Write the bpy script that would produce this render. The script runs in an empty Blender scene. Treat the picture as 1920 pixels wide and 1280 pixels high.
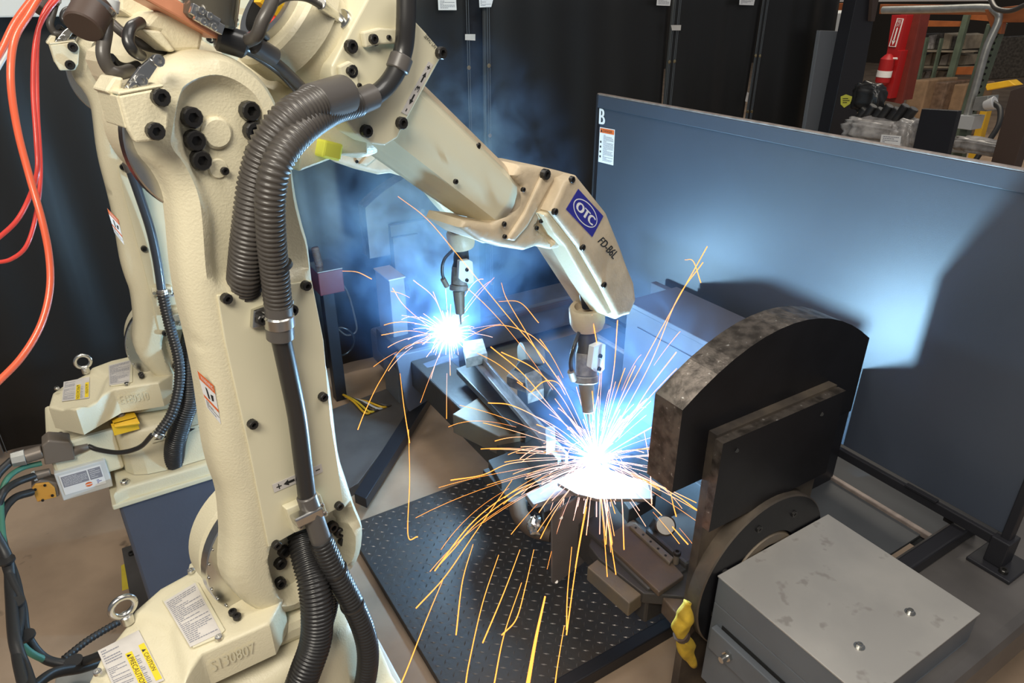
import bpy, bmesh, math, random
import numpy as np
from mathutils import Vector, Matrix
from mathutils.geometry import delaunay_2d_cdt
random.seed(7); np.random.seed(7)
S = bpy.context.scene
COL = S.collection
# ------------------------------------------------------------------ camera, world, lights, exposure
H, FPX, TH, AZ = 2.0, 1310.0, math.radians(26.6), math.radians(31.9)
FW = np.array([math.sin(AZ)*math.cos(TH), math.cos(AZ)*math.cos(TH), -math.sin(TH)])
RT = np.array([math.cos(AZ), -math.sin(AZ), 0.0]); UP = np.cross(RT, FW); CAM = np.array([0, 0, H])
cd = bpy.data.cameras.new('camera'); cam = bpy.data.objects.new('camera', cd); COL.objects.link(cam)
cd.sensor_width = 36; cd.lens = FPX/1920*36; cd.clip_start = .05; cd.clip_end = 100
M3 = Matrix((RT, UP, -FW)).transposed()
cam.matrix_world = Matrix.Translation(CAM) @ M3.to_4x4()
S.camera = cam
S.view_settings.view_transform = 'Standard'; S.view_settings.look = 'None'
S.view_settings.gamma = 1; S.view_settings.use_curve_mapping = False
S.view_settings.exposure = 0.25
S.cycles.use_denoising = True
S.cycles.max_bounces = 6; S.cycles.volume_bounces = 0; S.cycles.sample_clamp_indirect = 4
S.cycles.volume_step_rate = 2.0; S.cycles.volume_max_steps = 128
W = bpy.data.worlds.new('world'); S.world = W; W.use_nodes = True
W.node_tree.nodes['Background'].inputs[0].default_value = (.9, .93, 1, 1)
W.node_tree.nodes['Background'].inputs[1].default_value = .15
def area(name, loc, target, size, power, color):
    l = bpy.data.lights.new(name, 'AREA'); l.shape = 'RECTANGLE'; l.size, l.size_y = size; l.energy = power; l.color = color
    o = bpy.data.objects.new(name, l); COL.objects.link(o); o.location = loc
    o.rotation_euler = (Vector(target)-Vector(loc)).to_track_quat('-Z', 'Y').to_euler(); return o
area('ceiling_light', (-.9, -.4, 3.3), (.4, 1.4, 1.0), (1.2, .8), 66, (1, .93, .80))
area('ceiling_light', (1.6, .2, 4.2), (1.6, 1.6, 0), (2.0, 1.2), 45, (1, .95, .88))
area('ceiling_light', (7.5, 4.0, 5.0), (9, 6, 0), (3, 2), 170, (1, .9, .74))
area('ceiling_light', (.2, 3.0, 4.2), (.2, 2.6, 0), (1.6, .8), 30, (1, .95, .85))
ARC1 = ARC2 = None   # filled below, once the weld points are known
def point(name, loc, power, color, r=.03):
    l = bpy.data.lights.new(name, 'POINT'); l.energy = power; l.color = color; l.shadow_soft_size = r
    o = bpy.data.objects.new(name, l); COL.objects.link(o); o.location = loc; return o
# ------------------------------------------------------------------ pixel <-> place
def ray(x, y): return FW*FPX + RT*(x-960) - UP*(y-640)
class Plane:
    """a real plane in the cell: a point O, two in-plane axes, W = depth behind the plane"""
    def __init__(s, O, U, V, W): s.O, s.U, s.V, s.W = [np.array(q, float) for q in (O, U, V, W)]
    def uv(s, x, y, w=0):
        r = ray(x, y); t = ((s.O-CAM)@s.W + w)/(r@s.W); p = CAM+r*t-s.O
        return np.array([p@s.U, p@s.V])
    def p3(s, u, v, w=0): return s.O + s.U*u + s.V*v + s.W*w
    def at(s, x, y, w=0): u, v = s.uv(x, y, w); return s.p3(u, v, w)
def PZ(z): return Plane((0, 0, z), (1, 0, 0), (0, 1, 0), (0, 0, -1))
def PY(y): return Plane((0, y, 0), (1, 0, 0), (0, 0, 1), (0, 1, 0))
def PX(x): return Plane((x, 0, 0), (0, -1, 0), (0, 0, 1), (1, 0, 0))
def pz(x, y, z): return PZ(z).at(x, y)
def py(x, y, Y): return PY(Y).at(x, y)
def px(x, y, X): return PX(X).at(x, y)
PHI = math.radians(76)
RD = np.array([math.sin(PHI), math.cos(PHI), 0]); RA = np.array([-math.cos(PHI), math.sin(PHI), 0]); ZZ = np.array([0, 0, 1.])
RC = 1.02
RP = Plane(RA*RC, RD, ZZ, RA)          # side face of the near robot's lower arm
J1 = np.array([.10, 1.24, .585])
# ------------------------------------------------------------------ materials
def mat(name, col, rough=.5, metal=0, bump=0, bscale=60, var=0, vscale=8, col2=None, stain=None, emit=None, estr=0, alpha=None, coat=0, spec=.5, trans=0):
    m = bpy.data.materials.new(name); m.use_nodes = True; nt = m.node_tree; b = nt.nodes['Principled BSDF']
    b.inputs['Base Color'].default_value = (*col, 1); b.inputs['Roughness'].default_value = rough
    b.inputs['Metallic'].default_value = metal; b.inputs['Specular IOR Level'].default_value = spec
    b.inputs['Coat Weight'].default_value = coat; b.inputs['Transmission Weight'].default_value = trans
    if emit: b.inputs['Emission Color'].default_value = (*emit, 1); b.inputs['Emission Strength'].default_value = estr
    if alpha is not None: b.inputs['Alpha'].default_value = alpha
    tc = nt.nodes.new('ShaderNodeTexCoord')
    def noise(sc, det=4):
        n = nt.nodes.new('ShaderNodeTexNoise'); n.inputs['Scale'].default_value = sc; n.inputs['Detail'].default_value = det
        nt.links.new(tc.outputs['Object'], n.inputs['Vector']); return n
    if var or col2:
        n = noise(vscale, 6); r = nt.nodes.new('ShaderNodeValToRGB')
        c2 = col2 or tuple(c*(1-var) for c in col)
        r.color_ramp.elements[0].position = .38; r.color_ramp.elements[1].position = .62
        r.color_ramp.elements[0].color = (*c2, 1); r.color_ramp.elements[1].color = (*col, 1)
        nt.links.new(n.outputs['Fac'], r.inputs['Fac']); out = r.outputs['Color']
        if stain:
            n2 = noise(stain[1], 3); r2 = nt.nodes.new('ShaderNodeValToRGB')
            r2.color_ramp.elements[0].position = stain[2]; r2.color_ramp.elements[1].position = stain[2]+.06
            r2.color_ramp.elements[0].color = (0, 0, 0, 1); r2.color_ramp.elements[1].color = (1, 1, 1, 1)
            nt.links.new(n2.outputs['Fac'], r2.inputs['Fac'])
            mx = nt.nodes.new('ShaderNodeMix'); mx.data_type = 'RGBA'
            nt.links.new(r2.outputs['Color'], mx.inputs['Factor']); nt.links.new(out, mx.inputs['A']); mx.inputs['B'].default_value = (*stain[0], 1)
            out = mx.outputs['Result']
        nt.links.new(out, b.inputs['Base Color'])
    if bump:
        n = noise(bscale, 3); bp = nt.nodes.new('ShaderNodeBump'); bp.inputs['Strength'].default_value = bump; bp.inputs['Distance'].default_value = .002
        nt.links.new(n.outputs['Fac'], bp.inputs['Height']); nt.links.new(bp.outputs['Normal'], b.inputs['Normal'])
    return m
CREAM = mat('cream_paint', (.71, .645, .46), .38, bump=.35, bscale=260, var=.04, vscale=5)
CREAMS = mat('cream_sheet', (.70, .65, .47), .30, var=.03, vscale=6)
WPAINT = mat('wrist_paint', (.60, .49, .34), .45, bump=.4, bscale=120, var=.2, vscale=14)
STEEL = mat('bright_steel', (.62, .61, .58), .25, 1)
DSTEEL = mat('dark_steel', (.055, .052, .05), .3, .7)
BLACKOX = mat('black_oxide', (.035, .033, .032), .32, .5)
HOLE = mat('hole_black', (.008, .008, .008), .8)
HOSE = mat('hose_grey', (.066, .058, .051), .42, coat=.15)
HOSED = mat('hose_black', (.022, .021, .021), .38, coat=.3)
SLEEVE = mat('sleeve_grey', (.095, .086, .08), .35)
NAVY = mat('pedestal_paint', (.085, .098, .135), .45, bump=.15, bscale=90, var=.05)
SCREENM = mat('screen_paint', (.046, .058, .084), .44, bump=.12, bscale=300, var=.1, vscale=3, spec=1.0)
FRAMEM = mat('black_frame', (.018, .018, .022), .4, spec=.4)
TRIMM = mat('worn_trim', (.33, .27, .24), .4, .3, var=.3, vscale=30)
DISCM = mat('black_plate', (.007, .007, .009), .4, .0, spec=.3, bump=.1, bscale=40, var=.3, vscale=10, stain=((.10, .085, .07), 22, .78))
EDGEM = mat('cut_edge', (.165, .14, .12), .35, .7, bump=.5, bscale=90, var=.6, vscale=35, stain=((.45, .43, .4), 70, .68))
MILL = mat('mill_scale', (.16, .13, .10), .42, .6, bump=.3, bscale=30, col2=(.07, .06, .055), vscale=9)
BOXTOP = mat('bare_sheet_steel', (.46, .44, .41), .45, .35, col2=(.38, .365, .345), vscale=4, stain=((.31, .29, .27), 16, .62), bump=.05, bscale=200)
BOXS = mat('box_grey_paint', (.14, .155, .175), .45, var=.12, vscale=5, bump=.1, bscale=60)
BEAMG = mat('beam_grey', (.13, .12, .115), .4, .3, var=.25, vscale=6)
FLOORM = mat('concrete', (.44, .315, .215), .6, bump=.35, bscale=25, col2=(.31, .22, .15), vscale=2.6, stain=((.11, .08, .055), 7, .67))
DIAM = mat('diamond_plate', (.062, .050, .042), .45, .2, bump=.5, bscale=60, col2=(.05, .048, .048), vscale=7)
DIAMB = mat('diamond_lug', (.24, .215, .20), .38, .6, var=.3, vscale=20)
RUST = mat('rusty_steel', (.115, .078, .052), .6, .1, bump=.6, bscale=50, col2=(.09, .065, .05), vscale=13, stain=((.02, .018, .017), 18, .66))
RUSTL = mat('scaled_steel', (.17, .13, .085), .55, .2, bump=.5, bscale=50, col2=(.14, .115, .09), vscale=12)
FIXM = mat('sooty_steel', (.045, .040, .036), .5, .15, bump=.5, bscale=45, col2=(.045, .042, .04), vscale=12)
WORK = mat('work_piece', (.42, .42, .43), .4, .7, var=.3, vscale=20)
RED = mat('orange_hose', (.80, .13, .055), .35, coat=.3)
REDW = mat('red_hose', (.72, .06, .045), .35, coat=.3)
COPPER = mat('copper_paint', (.72, .30, .17), .35, .3)
YEL = mat('yellow_cap', (.85, .85, .10), .4)
YELP = mat('yellow_paint', (.85, .50, .03), .4, var=.12)
LEATH = mat('yellow_leather', (.62, .40, .03), .75, bump=.8, bscale=45, var=.35, vscale=20)
WHITE = mat('white_print', (.80, .80, .80), .5)
PAPER = mat('label_silver', (.66, .62, .58), .4, .1, var=.08, vscale=30)
INK = mat('ink', (.02, .02, .02), .5)
INKG = mat('ink_grey', (.25, .25, .29), .5)
ORN = mat('label_orange', (.75, .16, .04), .45)
LYEL = mat('label_yellow', (.85, .62, .02), .45)
BLUE = mat('logo_blue', (.03, .03, .28), .35)
WIRE = mat('cable_black', (.025, .024, .024), .45)
GREEN = mat('cable_green', (.06, .20, .14), .5)
BLUEC = mat('cable_blue', (.10, .20, .55), .45)
CONN = mat('connector_grey', (.20, .165, .135), .45, .3)
SPK = mat('smoky_plastic', (.10, .09, .07), .12, trans=.3, spec=.7)
CLEAR = mat('clear_glass', (.85, .82, .75), .05, trans=.9)
LIGHTG = mat('pale_sheet', (.60, .62, .62), .4)
GALV = mat('galvanised', (.50, .50, .47), .38, .7, var=.15, vscale=20)
RORG = mat('rack_orange', (.45, .13, .035), .5, var=.2)
RGRN = mat('rack_green', (.13, .17, .12), .5, var=.25)
COLR = mat('column_red', (.16, .025, .018), .5, var=.15)
REDP = mat('red_panel', (.36, .010, .012), .45)
CARD = mat('cardboard', (.30, .19, .11), .8, var=.25)
WRAP = mat('stretch_wrap', (.45, .42, .40), .25, var=.45, vscale=16, bump=1, bscale=30)
DARKB = mat('dark_brown_paint', (.07, .045, .035), .5)
TAPE = mat('floor_tape', (.75, .58, .05), .6, var=.2)
GREYP = mat('grey_panel', (.15, .16, .175), .5)
TORCHG = mat('torch_sleeve', (.27, .25, .225), .45, .3, var=.4, vscale=40)
DECK = mat('deck_paint', (.062, .066, .072), .45, var=.1)
OXR = mat('dark_red_box', (.10, .008, .012), .5)
# ------------------------------------------------------------------ mesh helpers
def link(o, parent=None):
    COL.objects.link(o)
    if parent is not None: o.parent = parent
    return o
def org(parent):
    t = np.zeros(3); q = parent
    while q is not None: t = t + np.array(q.location); q = q.parent
    return t
def mesh_obj(name, V, F, m, parent=None, smooth=False, mats=None, fm=None):
    V = np.array(V, float)
    if parent is not None: V = V - org(parent)
    me = bpy.data.meshes.new(name); me.from_pydata([tuple(v) for v in V], [], [tuple(int(i) for i in f) for f in F])
    for q in (mats or [m]): me.materials.append(q)
    if fm is not None: me.polygons.foreach_set('material_index', fm)
    if smooth: me.polygons.foreach_set('use_smooth', [True]*len(me.polygons))
    me.update(); o = bpy.data.objects.new(name, me); link(o, parent)
    if smooth == 'auto': me.set_sharp_from_angle(angle=math.radians(38))
    return o
class MB:
    def __init__(s): s.V = []; s.F = []; s.M = []
    def add(s, V, F, mi=0):
        b = len(s.V); s.V += [tuple(v) for v in V]; s.F += [tuple(int(i)+b for i in f) for f in F]; s.M += [mi]*len(F); return s
    def build(s, name, m, parent=None, smooth=False):
        mats = m if isinstance(m, list) else [m]
        return mesh_obj(name, s.V, s.F, None, parent, smooth, mats, s.M)
def bevel_geo(V, F, r, seg=2):
    bm = bmesh.new(); vs = [bm.verts.new(tuple(v)) for v in V]
    for f in F: bm.faces.new([vs[i] for i in f])
    bmesh.ops.recalc_face_normals(bm, faces=bm.faces)
    bmesh.ops.bevel(bm, geom=bm.edges[:], offset=r, segments=seg, affect='EDGES', profile=.5, clamp_overlap=True)
    bm.verts.index_update(); V = [tuple(v.co) for v in bm.verts]; F = [[v.index for v in f.verts] for f in bm.faces]; bm.free(); return V, F
BF = [(0, 3, 2, 1), (4, 5, 6, 7), (0, 1, 5, 4), (1, 2, 6, 5), (2, 3, 7, 6), (3, 0, 4, 7)]
def hexa(P):   # 4 bottom + 4 top points
    return [tuple(p) for p in P], BF
def boxg(c, ax, half, r=0, seg=2):
    c = np.array(c, float); X, Y, Z = [np.array(a, float) for a in ax]; hx, hy, hz = half
    P = [c+X*sx*hx+Y*sy*hy+Z*sz*hz for sz in (-1, 1) for sx, sy in ((-1, -1), (1, -1), (1, 1), (-1, 1))]
    V, F = hexa(P)
    return bevel_geo(V, F, r, seg) if r else (V, F)
IDN = ((1, 0, 0), (0, 1, 0), (0, 0, 1))
def bb(x0, x1, y0, y1, z0, z1, r=0): return boxg(((x0+x1)/2, (y0+y1)/2, (z0+z1)/2), IDN, (abs(x1-x0)/2, abs(y1-y0)/2, abs(z1-z0)/2), r)
def box(name, x0, x1, y0, y1, z0, z1, m, parent=None, r=.003):
    V, F = bb(x0, x1, y0, y1, z0, z1, r); return mesh_obj(name, V, F, m, parent)
def frame(ax):
    ax = np.array(ax, float); ax = ax/np.linalg.norm(ax); t = np.array([0, 0, 1.]) if abs(ax[2]) < .9 else np.array([1., 0, 0])
    u = np.cross(t, ax); u /= np.linalg.norm(u); return u, np.cross(ax, u), ax
def latheg(p0, ax, prof, n=32, cap=True):
    u, v, a = frame(ax); p0 = np.array(p0, float); V = []; F = []
    for (t, r) in prof:
        for i in range(n):
            q = 2*math.pi*i/n; V.append(p0+a*t+(u*math.cos(q)+v*math.sin(q))*r)
    for k in range(len(prof)-1):
        for i in range(n):
            j = (i+1) % n; F.append((k*n+i, k*n+j, (k+1)*n+j, (k+1)*n+i))
    if cap: F.append(tuple(range(n-1, -1, -1))); F.append(tuple((len(prof)-1)*n+i for i in range(n)))
    return V, F
def cylg(p0, p1, r0, r1=None, n=24, bev=0):
    p0, p1 = np.array(p0, float), np.array(p1, float); L = np.linalg.norm(p1-p0); r1 = r0 if r1 is None else r1
    prof = [(0, r0), (L, r1)] if not bev else [(0, r0-bev), (bev, r0), (L-bev, r1), (L, r1-bev)]
    return latheg(p0, p1-p0, prof, n)
def cyl(name, p0, p1, r0, m, parent=None, r1=None, n=24, bev=0): V, F = cylg(p0, p1, r0, r1, n, bev); return mesh_obj(name, V, F, m, parent, 'auto')
def spline(P, n=10):
    P = [np.array(p, float) for p in P]; P = [2*P[0]-P[1]]+P+[2*P[-1]-P[-2]]; out = []
    for i in range(1, len(P)-2):
        for k in range(n):
            t = k/n; a, b, c, d = P[i-1:i+3]
            out.append(.5*((2*b)+(-a+c)*t+(2*a-5*b+4*c-d)*t*t+(-a+3*b-3*c+d)*t**3))
    out.append(P[-2]); return out
def resample(P, step):
    P = np.array(P); s = np.r_[0, np.cumsum(np.linalg.norm(np.diff(P, axis=0), axis=1))]; n = max(2, int(s[-1]/step)); t = np.linspace(0, s[-1], n+1)
    return np.stack([np.interp(t, s, P[:, k]) for k in range(3)], 1)
def tubeg(P, R, n=12):
    P = np.array(P); T = np.gradient(P, axis=0); T /= np.linalg.norm(T, axis=1)[:, None]+1e-12
    u, v, _ = frame(T[0]); V = []; F = []; m = len(P)
    R = [R]*m if np.isscalar(R) else R
    for k in range(m):
        u = u-T[k]*(u@T[k]); u /= np.linalg.norm(u); v = np.cross(T[k], u)
        for i in range(n):
            q = 2*math.pi*i/n; V.append(P[k]+(u*math.cos(q)+v*math.sin(q))*R[k])
    for k in range(m-1):
        for i in range(n):
            j = (i+1) % n; F.append((k*n+i, k*n+j, (k+1)*n+j, (k+1)*n+i))
    F.append(tuple(range(n-1, -1, -1))); F.append(tuple((m-1)*n+i for i in range(n)))
    return V, F
def tube(name, pts, r, m, parent=None, n=12, sub=10): V, F = tubeg(spline(pts, sub), r, n); return mesh_obj(name, V, F, m, parent, 'auto')
def corr(name, pts, r, m, parent=None, pitch=.0072, depth=.14, n=20):
    P = resample(spline(pts, 14), pitch/4); R = [r*(1-depth*(0, .5, 1, .5)[k % 4]) for k in range(len(P))]
    V, F = tubeg(P, R, n); return mesh_obj(name, V, F, m, parent, True)
def polyd(Q, P):   # distance of points Q to closed polygon P, and inside test
    P = np.array(P); A = P; B = np.roll(P, -1, 0); d = np.full(len(Q), 1e9); ins = np.zeros(len(Q), bool)
    for a, b in zip(A, B):
        ab = b-a; t = np.clip(((Q-a)@ab)/(ab@ab+1e-15), 0, 1); d = np.minimum(d, np.linalg.norm(Q-(a+t[:, None]*ab), axis=1))
        c = (a[1] > Q[:, 1]) != (b[1] > Q[:, 1]); xx = (b[0]-a[0])*(Q[:, 1]-a[1])/(b[1]-a[1]+1e-15)+a[0]; ins ^= c & (Q[:, 0] < xx)
    return d, ins
def smooth_poly(P, n=6):
    P = [np.array(p, float) for p in P]; N = len(P); out = []
    for i in range(N):
        a, b, c, d = P[i-1], P[i], P[(i+1) % N], P[(i+2) % N]
        for k in range(n):
            t = k/n; out.append(.5*((2*b)+(-a+c)*t+(2*a-5*b+4*c-d)*t*t+(-a+3*b-3*c+d)*t**3))
    return out
def sstep(x): x = np.clip(x, 0, 1); return x*x*(3-2*x)
def relief(name, pl, out, th, R, feats=(), m=None, parent=None, step=.008, off=0, smooth=4, raw=False):
    """cast or pressed shape: outline in plane pl, rounded front rim of radius R, raised or sunk features, real thickness th"""
    P = out if raw else [pl.uv(x, y, off) for x, y in out]
    if smooth: P = smooth_poly(P, smooth)
    P = np.array(P); P = np.array([p for i, p in enumerate(P) if np.linalg.norm(p-P[i-1]) > 1e-4])
    pts = []; 
    for i in range(len(P)):                 # even boundary
        a, b = P[i], P[(i+1) % len(P)]; k = max(1, int(np.linalg.norm(b-a)/step))
        pts += [a+(b-a)*j/k for j in range(k)]
    B = np.array(pts); nb = len(B); area2 = np.sum(B[:, 0]*np.roll(B[:, 1], -1)-np.roll(B[:, 0], -1)*B[:, 1])
    if area2 < 0: B = B[::-1]
    lo, hi = B.min(0), B.max(0)
    gx, gy = np.meshgrid(np.arange(lo[0], hi[0], step), np.arange(lo[1], hi[1], step)); gx[1::2] += step/2
    G = np.stack([gx.ravel(), gy.ravel()], 1); d, ins = polyd(G, B); G = G[ins & (d > step*.55)]
    rings = []
    if R > .0015:                           # inner rings keep the rim round
        nrm = np.roll(B, -1, 0)-np.roll(B, 1, 0); nrm = np.stack([-nrm[:, 1], nrm[:, 0]], 1); nrm /= np.linalg.norm(nrm, axis=1)[:, None]+1e-12
        for q in (.1, .35, .95): rings.append(B+nrm*R*q)
        Rg = np.concatenate(rings); dr, ir = polyd(Rg, B); Rg = Rg[ir & (dr > R*.08)]
        dg, _ = polyd(G, B); G = np.concatenate([G[dg > max(R*1.25, step*.6)], Rg])
    A = np.concatenate([B, G]); loops = [list(range(nb))]
    vo, eo, fo, _, _, _ = delaunay_2d_cdt([Vector(p) for p in A], [(i, (i+1) % nb) for i in range(nb)], [], 1, 1e-6)
    Q = np.array([tuple(v) for v in vo]); dd, _ = polyd(Q, B)
    w = np.where(dd < R, R-np.sqrt(np.maximum(R*R-(R-np.minimum(dd, R))**2, 0)), 0) if R > 0 else np.zeros(len(Q))
    for sdf, dep, bl in feats: w = w + dep*sstep(-sdf(Q)/bl+.5)
    V = [pl.p3(q[0], q[1], off+k) for q, k in zip(Q, w)]; F = [tuple(f) for f in fo]
    # skirt: boundary edges of the triangulation
    cnt = {}
    for f in F:
        for i in range(len(f)): e = (f[i], f[(i+1) % len(f)]); cnt[e] = 1
    for (a, b) in [e for e in cnt if (e[1], e[0]) not in cnt]:
        k = len(V); V += [pl.p3(*Q[a], off+th), pl.p3(*Q[b], off+th)]; F.append((b, a, k, k+1))
    return mesh_obj(name, V, F, m, parent, 'auto')
def circ(c, r): c = np.array(c); return lambda Q: np.linalg.norm(Q-c, axis=1)-r
def pol(P):
    def f(Q): d, i = polyd(Q, P); return np.where(i, -d, d)
    return f
def uvs(pl, pts, off=0, sm=0):
    P = [pl.uv(x, y, off) for x, y in pts]; return smooth_poly(P, sm) if sm else P
def ext(name, pl, pts, off, th, m, parent=None, r=.003, raw=False, seg=2):   # plate cut to an outline, real thickness
    P = pts if raw else [pl.uv(x, y, off) for x, y in pts]; n = len(P)
    V = [pl.p3(p[0], p[1], off) for p in P]+[pl.p3(p[0], p[1], off+th) for p in P]
    F = [tuple(range(n)), tuple(range(2*n-1, n-1, -1))]+[(i, i+n, (i+1) % n+n, (i+1) % n) for i in range(n)]
    if r: V, F = bevel_geo(V, F, r, seg)
    else:
        V, F = bevel_geo(V, F, .0002, 1)
    return mesh_obj(name, V, F, m, parent)
# socket head bolt, shared
def bolt_mesh(m, key):
    n = 12; V = []; F = []
    def ring(r, z, hexa=False):
        b = len(V)
        for i in range(n):
            q = 2*math.pi*i/n; rr = r*(1 if not hexa or i % 2 == 0 else .88); V.append((rr*math.cos(q), rr*math.sin(q), z))
        return b
    rs = [ring(1, 0), ring(1, .85), ring(.88, 1), ring(.52, 1, True), ring(.48, .45, True)]
    for a, b in zip(rs, rs[1:]):
        for i in range(n): j = (i+1) % n; F.append((a+i, a+j, b+j, b+i))
    F.append(tuple(rs[-1]+i for i in range(n)))
    me = bpy.data.meshes.new(key); me.from_pydata(V, [], F); me.materials.append(m); return me
BM = {'black': bolt_mesh(BLACKOX, 'bolt'), 'steel': bolt_mesh(STEEL, 'bolt_steel')}
def bolt(p, nrm, r, parent, kind='black', h=1.0, name='bolt'):
    o = bpy.data.objects.new(name, BM[kind]); link(o, parent); u, v, a = frame(nrm)
    Mx = Matrix(((*(u*r), 0), (*(v*r), 0), (*(a*r*h), 0), (0, 0, 0, 1))).transposed()
    Mx[3][0] = Mx[3][1] = Mx[3][2] = 0; t = np.array(p)-org(parent)
    for i in range(3): Mx[i][3] = t[i]
    o.matrix_local = Mx; return o
def rb(pxs, off, r, parent, kind='black', pl=None, h=1.0):
    pl = pl or RP
    for x, y in pxs: bolt(pl.at(x, y, off), -pl.W, r, parent, kind, h)
def thing(name, label, cat, loc=(0, 0, 0), group=None):
    o = bpy.data.objects.new(name, None); o.empty_display_size = .1; COL.objects.link(o); o.location = tuple(loc)
    return tag(o, label, cat, group)
def tag(o, label, cat, group=None, kind=None):
    o['label'] = label; o['category'] = cat
    if group: o['group'] = group
    if kind: o['kind'] = kind
    return o
def struct(o): o['kind'] = 'structure'; return o
def copy_tree(o, parent=None):
    c = o.copy(); COL.objects.link(c); c.parent = parent
    for ch in list(o.children): copy_tree(ch, c)
    return c
# lettering
def glyphs(s):
    cu = bpy.data.curves.new('t', 'FONT'); cu.body = s; cu.size = 1; cu.resolution_u = 3; ob = bpy.data.objects.new('t', cu); COL.objects.link(ob)
    dg = bpy.context.evaluated_depsgraph_get(); me = bpy.data.meshes.new_from_object(ob.evaluated_get(dg))
    V = np.array([tuple(v.co) for v in me.vertices]); F = [tuple(p.vertices) for p in me.polygons]
    bpy.data.objects.remove(ob); bpy.data.curves.remove(cu); bpy.data.meshes.remove(me)
    V[:, :2] -= V[:, :2].min(0); V[:, :2] /= V[:, :2].max(0); return V[:, :2], F
class Quad:   # four corners in space: TL, TR, BR, BL ; nrm toward the viewer side
    def __init__(s, C): s.C = [np.array(c, float) for c in C]; n = np.cross(s.C[1]-s.C[0], s.C[3]-s.C[0]); n /= np.linalg.norm(n); s.n = n if n@(CAM-s.C[0]) > 0 else -n
    def p(s, a, b, h=0): C = s.C; return (C[0]*(1-a)+C[1]*a)*(1-b)+(C[3]*(1-a)+C[2]*a)*b+s.n*h
    def rect(s, mb, a0, b0, a1, b1, h, mi=0): mb.add([s.p(a0, b0, h), s.p(a1, b0, h), s.p(a1, b1, h), s.p(a0, b1, h)], [(0, 1, 2, 3)], mi)
    def text(s, mb, txt, a0, b0, a1, b1, h, mi=0, bold=0):
        V, F = glyphs(txt)
        for i_, dx in enumerate((0,) if not bold else (-bold, 0, bold)):
            mb.add([s.p(a0+(a1-a0)*u+dx, b1+(b0-b1)*v, h+i_*.00015) for u, v in V], F, mi)
    def poly(s, mb, pts, h, mi=0): mb.add([s.p(a, b, h) for a, b in pts], [tuple(range(len(pts)))], mi)
def label_part(name, q, mats, fn, parent, th=.0008):
    mb = MB(); C = q.C
    mb.add([q.p(a, b, 0) for a, b in ((0, 0), (1, 0), (1, 1), (0, 1))]+[q.p(a, b, th) for a, b in ((0, 0), (1, 0), (1, 1), (0, 1))],
           [(4, 5, 6, 7), (0, 1, 5, 4), (1, 2, 6, 5), (2, 3, 7, 6), (3, 0, 4, 7)], 0)
    fn(q, mb, th+.0004); return mb.build(name, mats, parent)
def lines(q, mb, a0, b0, a1, b1, n, h, mi, rnd=random.Random(3), fill=.45):
    for i in range(n):
        b = b0+(b1-b0)*i/n; a = a0
        while a < a1-.02:
            w = rnd.uniform(.04, .16)*(a1-a0); e = min(a+w, a1)
            q.rect(mb, a, b, e, b+(b1-b0)/n*fill, h, mi); a = e+.02*(a1-a0)
            if rnd.random() < .08: break
def arrow(q, mb, a0, b, a1, hw, h, mi):  # arrow from a0 to a1 at height b
    s = 1 if a1 > a0 else -1; m = a1-s*.45*abs(a1-a0)
    q.poly(mb, [(a0, b-hw*.4), (m, b-hw*.4), (m, b+hw*.4), (a0, b+hw*.4)], h, mi); q.poly(mb, [(m, b-hw), (a1, b), (m, b+hw)], h, mi)
# ------------------------------------------------------------------ the setting
f = box('floor', -4, 26, -1, 20, -.1, 0, FLOORM, r=0); struct(f)
CY = 3.55
def curtain(x0, x1, label, ph):
    t = thing('welding_curtain', label, 'curtain', (x0, CY, 0), 'black vinyl welding curtains')
    n = max(8, int((x1-x0)/.035)); V = []; F = []; zs = [.07, .5, 1.0, 1.5, 1.9, 2.35]
    for k, z in enumerate(zs):
        for i in range(n+1):
            x = x0+(x1-x0)*i/n; V.append((x, CY+.012*math.sin(x*9+ph)+.008*math.sin(x*23+z*1.3+ph)+.012*math.sin(z*2.2+x*3), z))
    for k in range(len(zs)-1):
        for i in range(n): a = k*(n+1)+i; F.append((a, a+1, a+n+2, a+n+1))
    m = mesh_obj('sheet', V, F, VINYL, t, True); s = m.modifiers.new('s', 'SOLIDIFY'); s.thickness = .002
    for e in (x0+.012, x1-.012):
        h = MB()
        for w in (-.006, .006): h.add(*bb(e+w-.0012, e+w+.0012, CY-.034, CY-.030, .08, 2.3))
        h.build('seam_line', SEAM, t)
        for z in (.35, .85, 1.25, 1.62):
            V, F = latheg((e, CY-.03, z+.02*math.sin(e*7)), (0, -1, 0), [(0, .011), (.004, .011), (.005, .006)], 12); mesh_obj('grommet', V, F, BRASS, t)
    return t
VINYL = mat('black_vinyl', (.013, .013, .013), .42, bump=.25, bscale=5, spec=.45)
SEAM = mat('seam_thread', (.10, .11, .12), .4); BRASS = mat('brass', (.62, .5, .28), .3, 1)
cx = [(-3.2, -.62, 'black welding curtain at far left behind the orange hoses', .2), (-.6, 1.93, 'black welding curtain behind the two robot arms, ending in a riveted seam', 1.1),
      (2.03, 3.38, 'black welding curtain behind the upper left corner of the blue-lit screen', 2.3), (3.40, 4.18, 'narrow black welding curtain above the middle of the screen edge', 3.1),
      (4.2, 5.05, 'last black welding curtain before the tall grey panel', .7)]
for a in cx: curtain(*a)
box('trim_1', .03-3.2, .55, 3.36, 3.44, 1.915, 2.03, mat('white_rail', (.72, .72, .68), .4), r=.006)['kind'] = 'structure'
box('trim_2', 1.9, 2.06, 3.60, 3.66, .0, 2.4, FRAMEM)['kind'] = 'structure'
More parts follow.
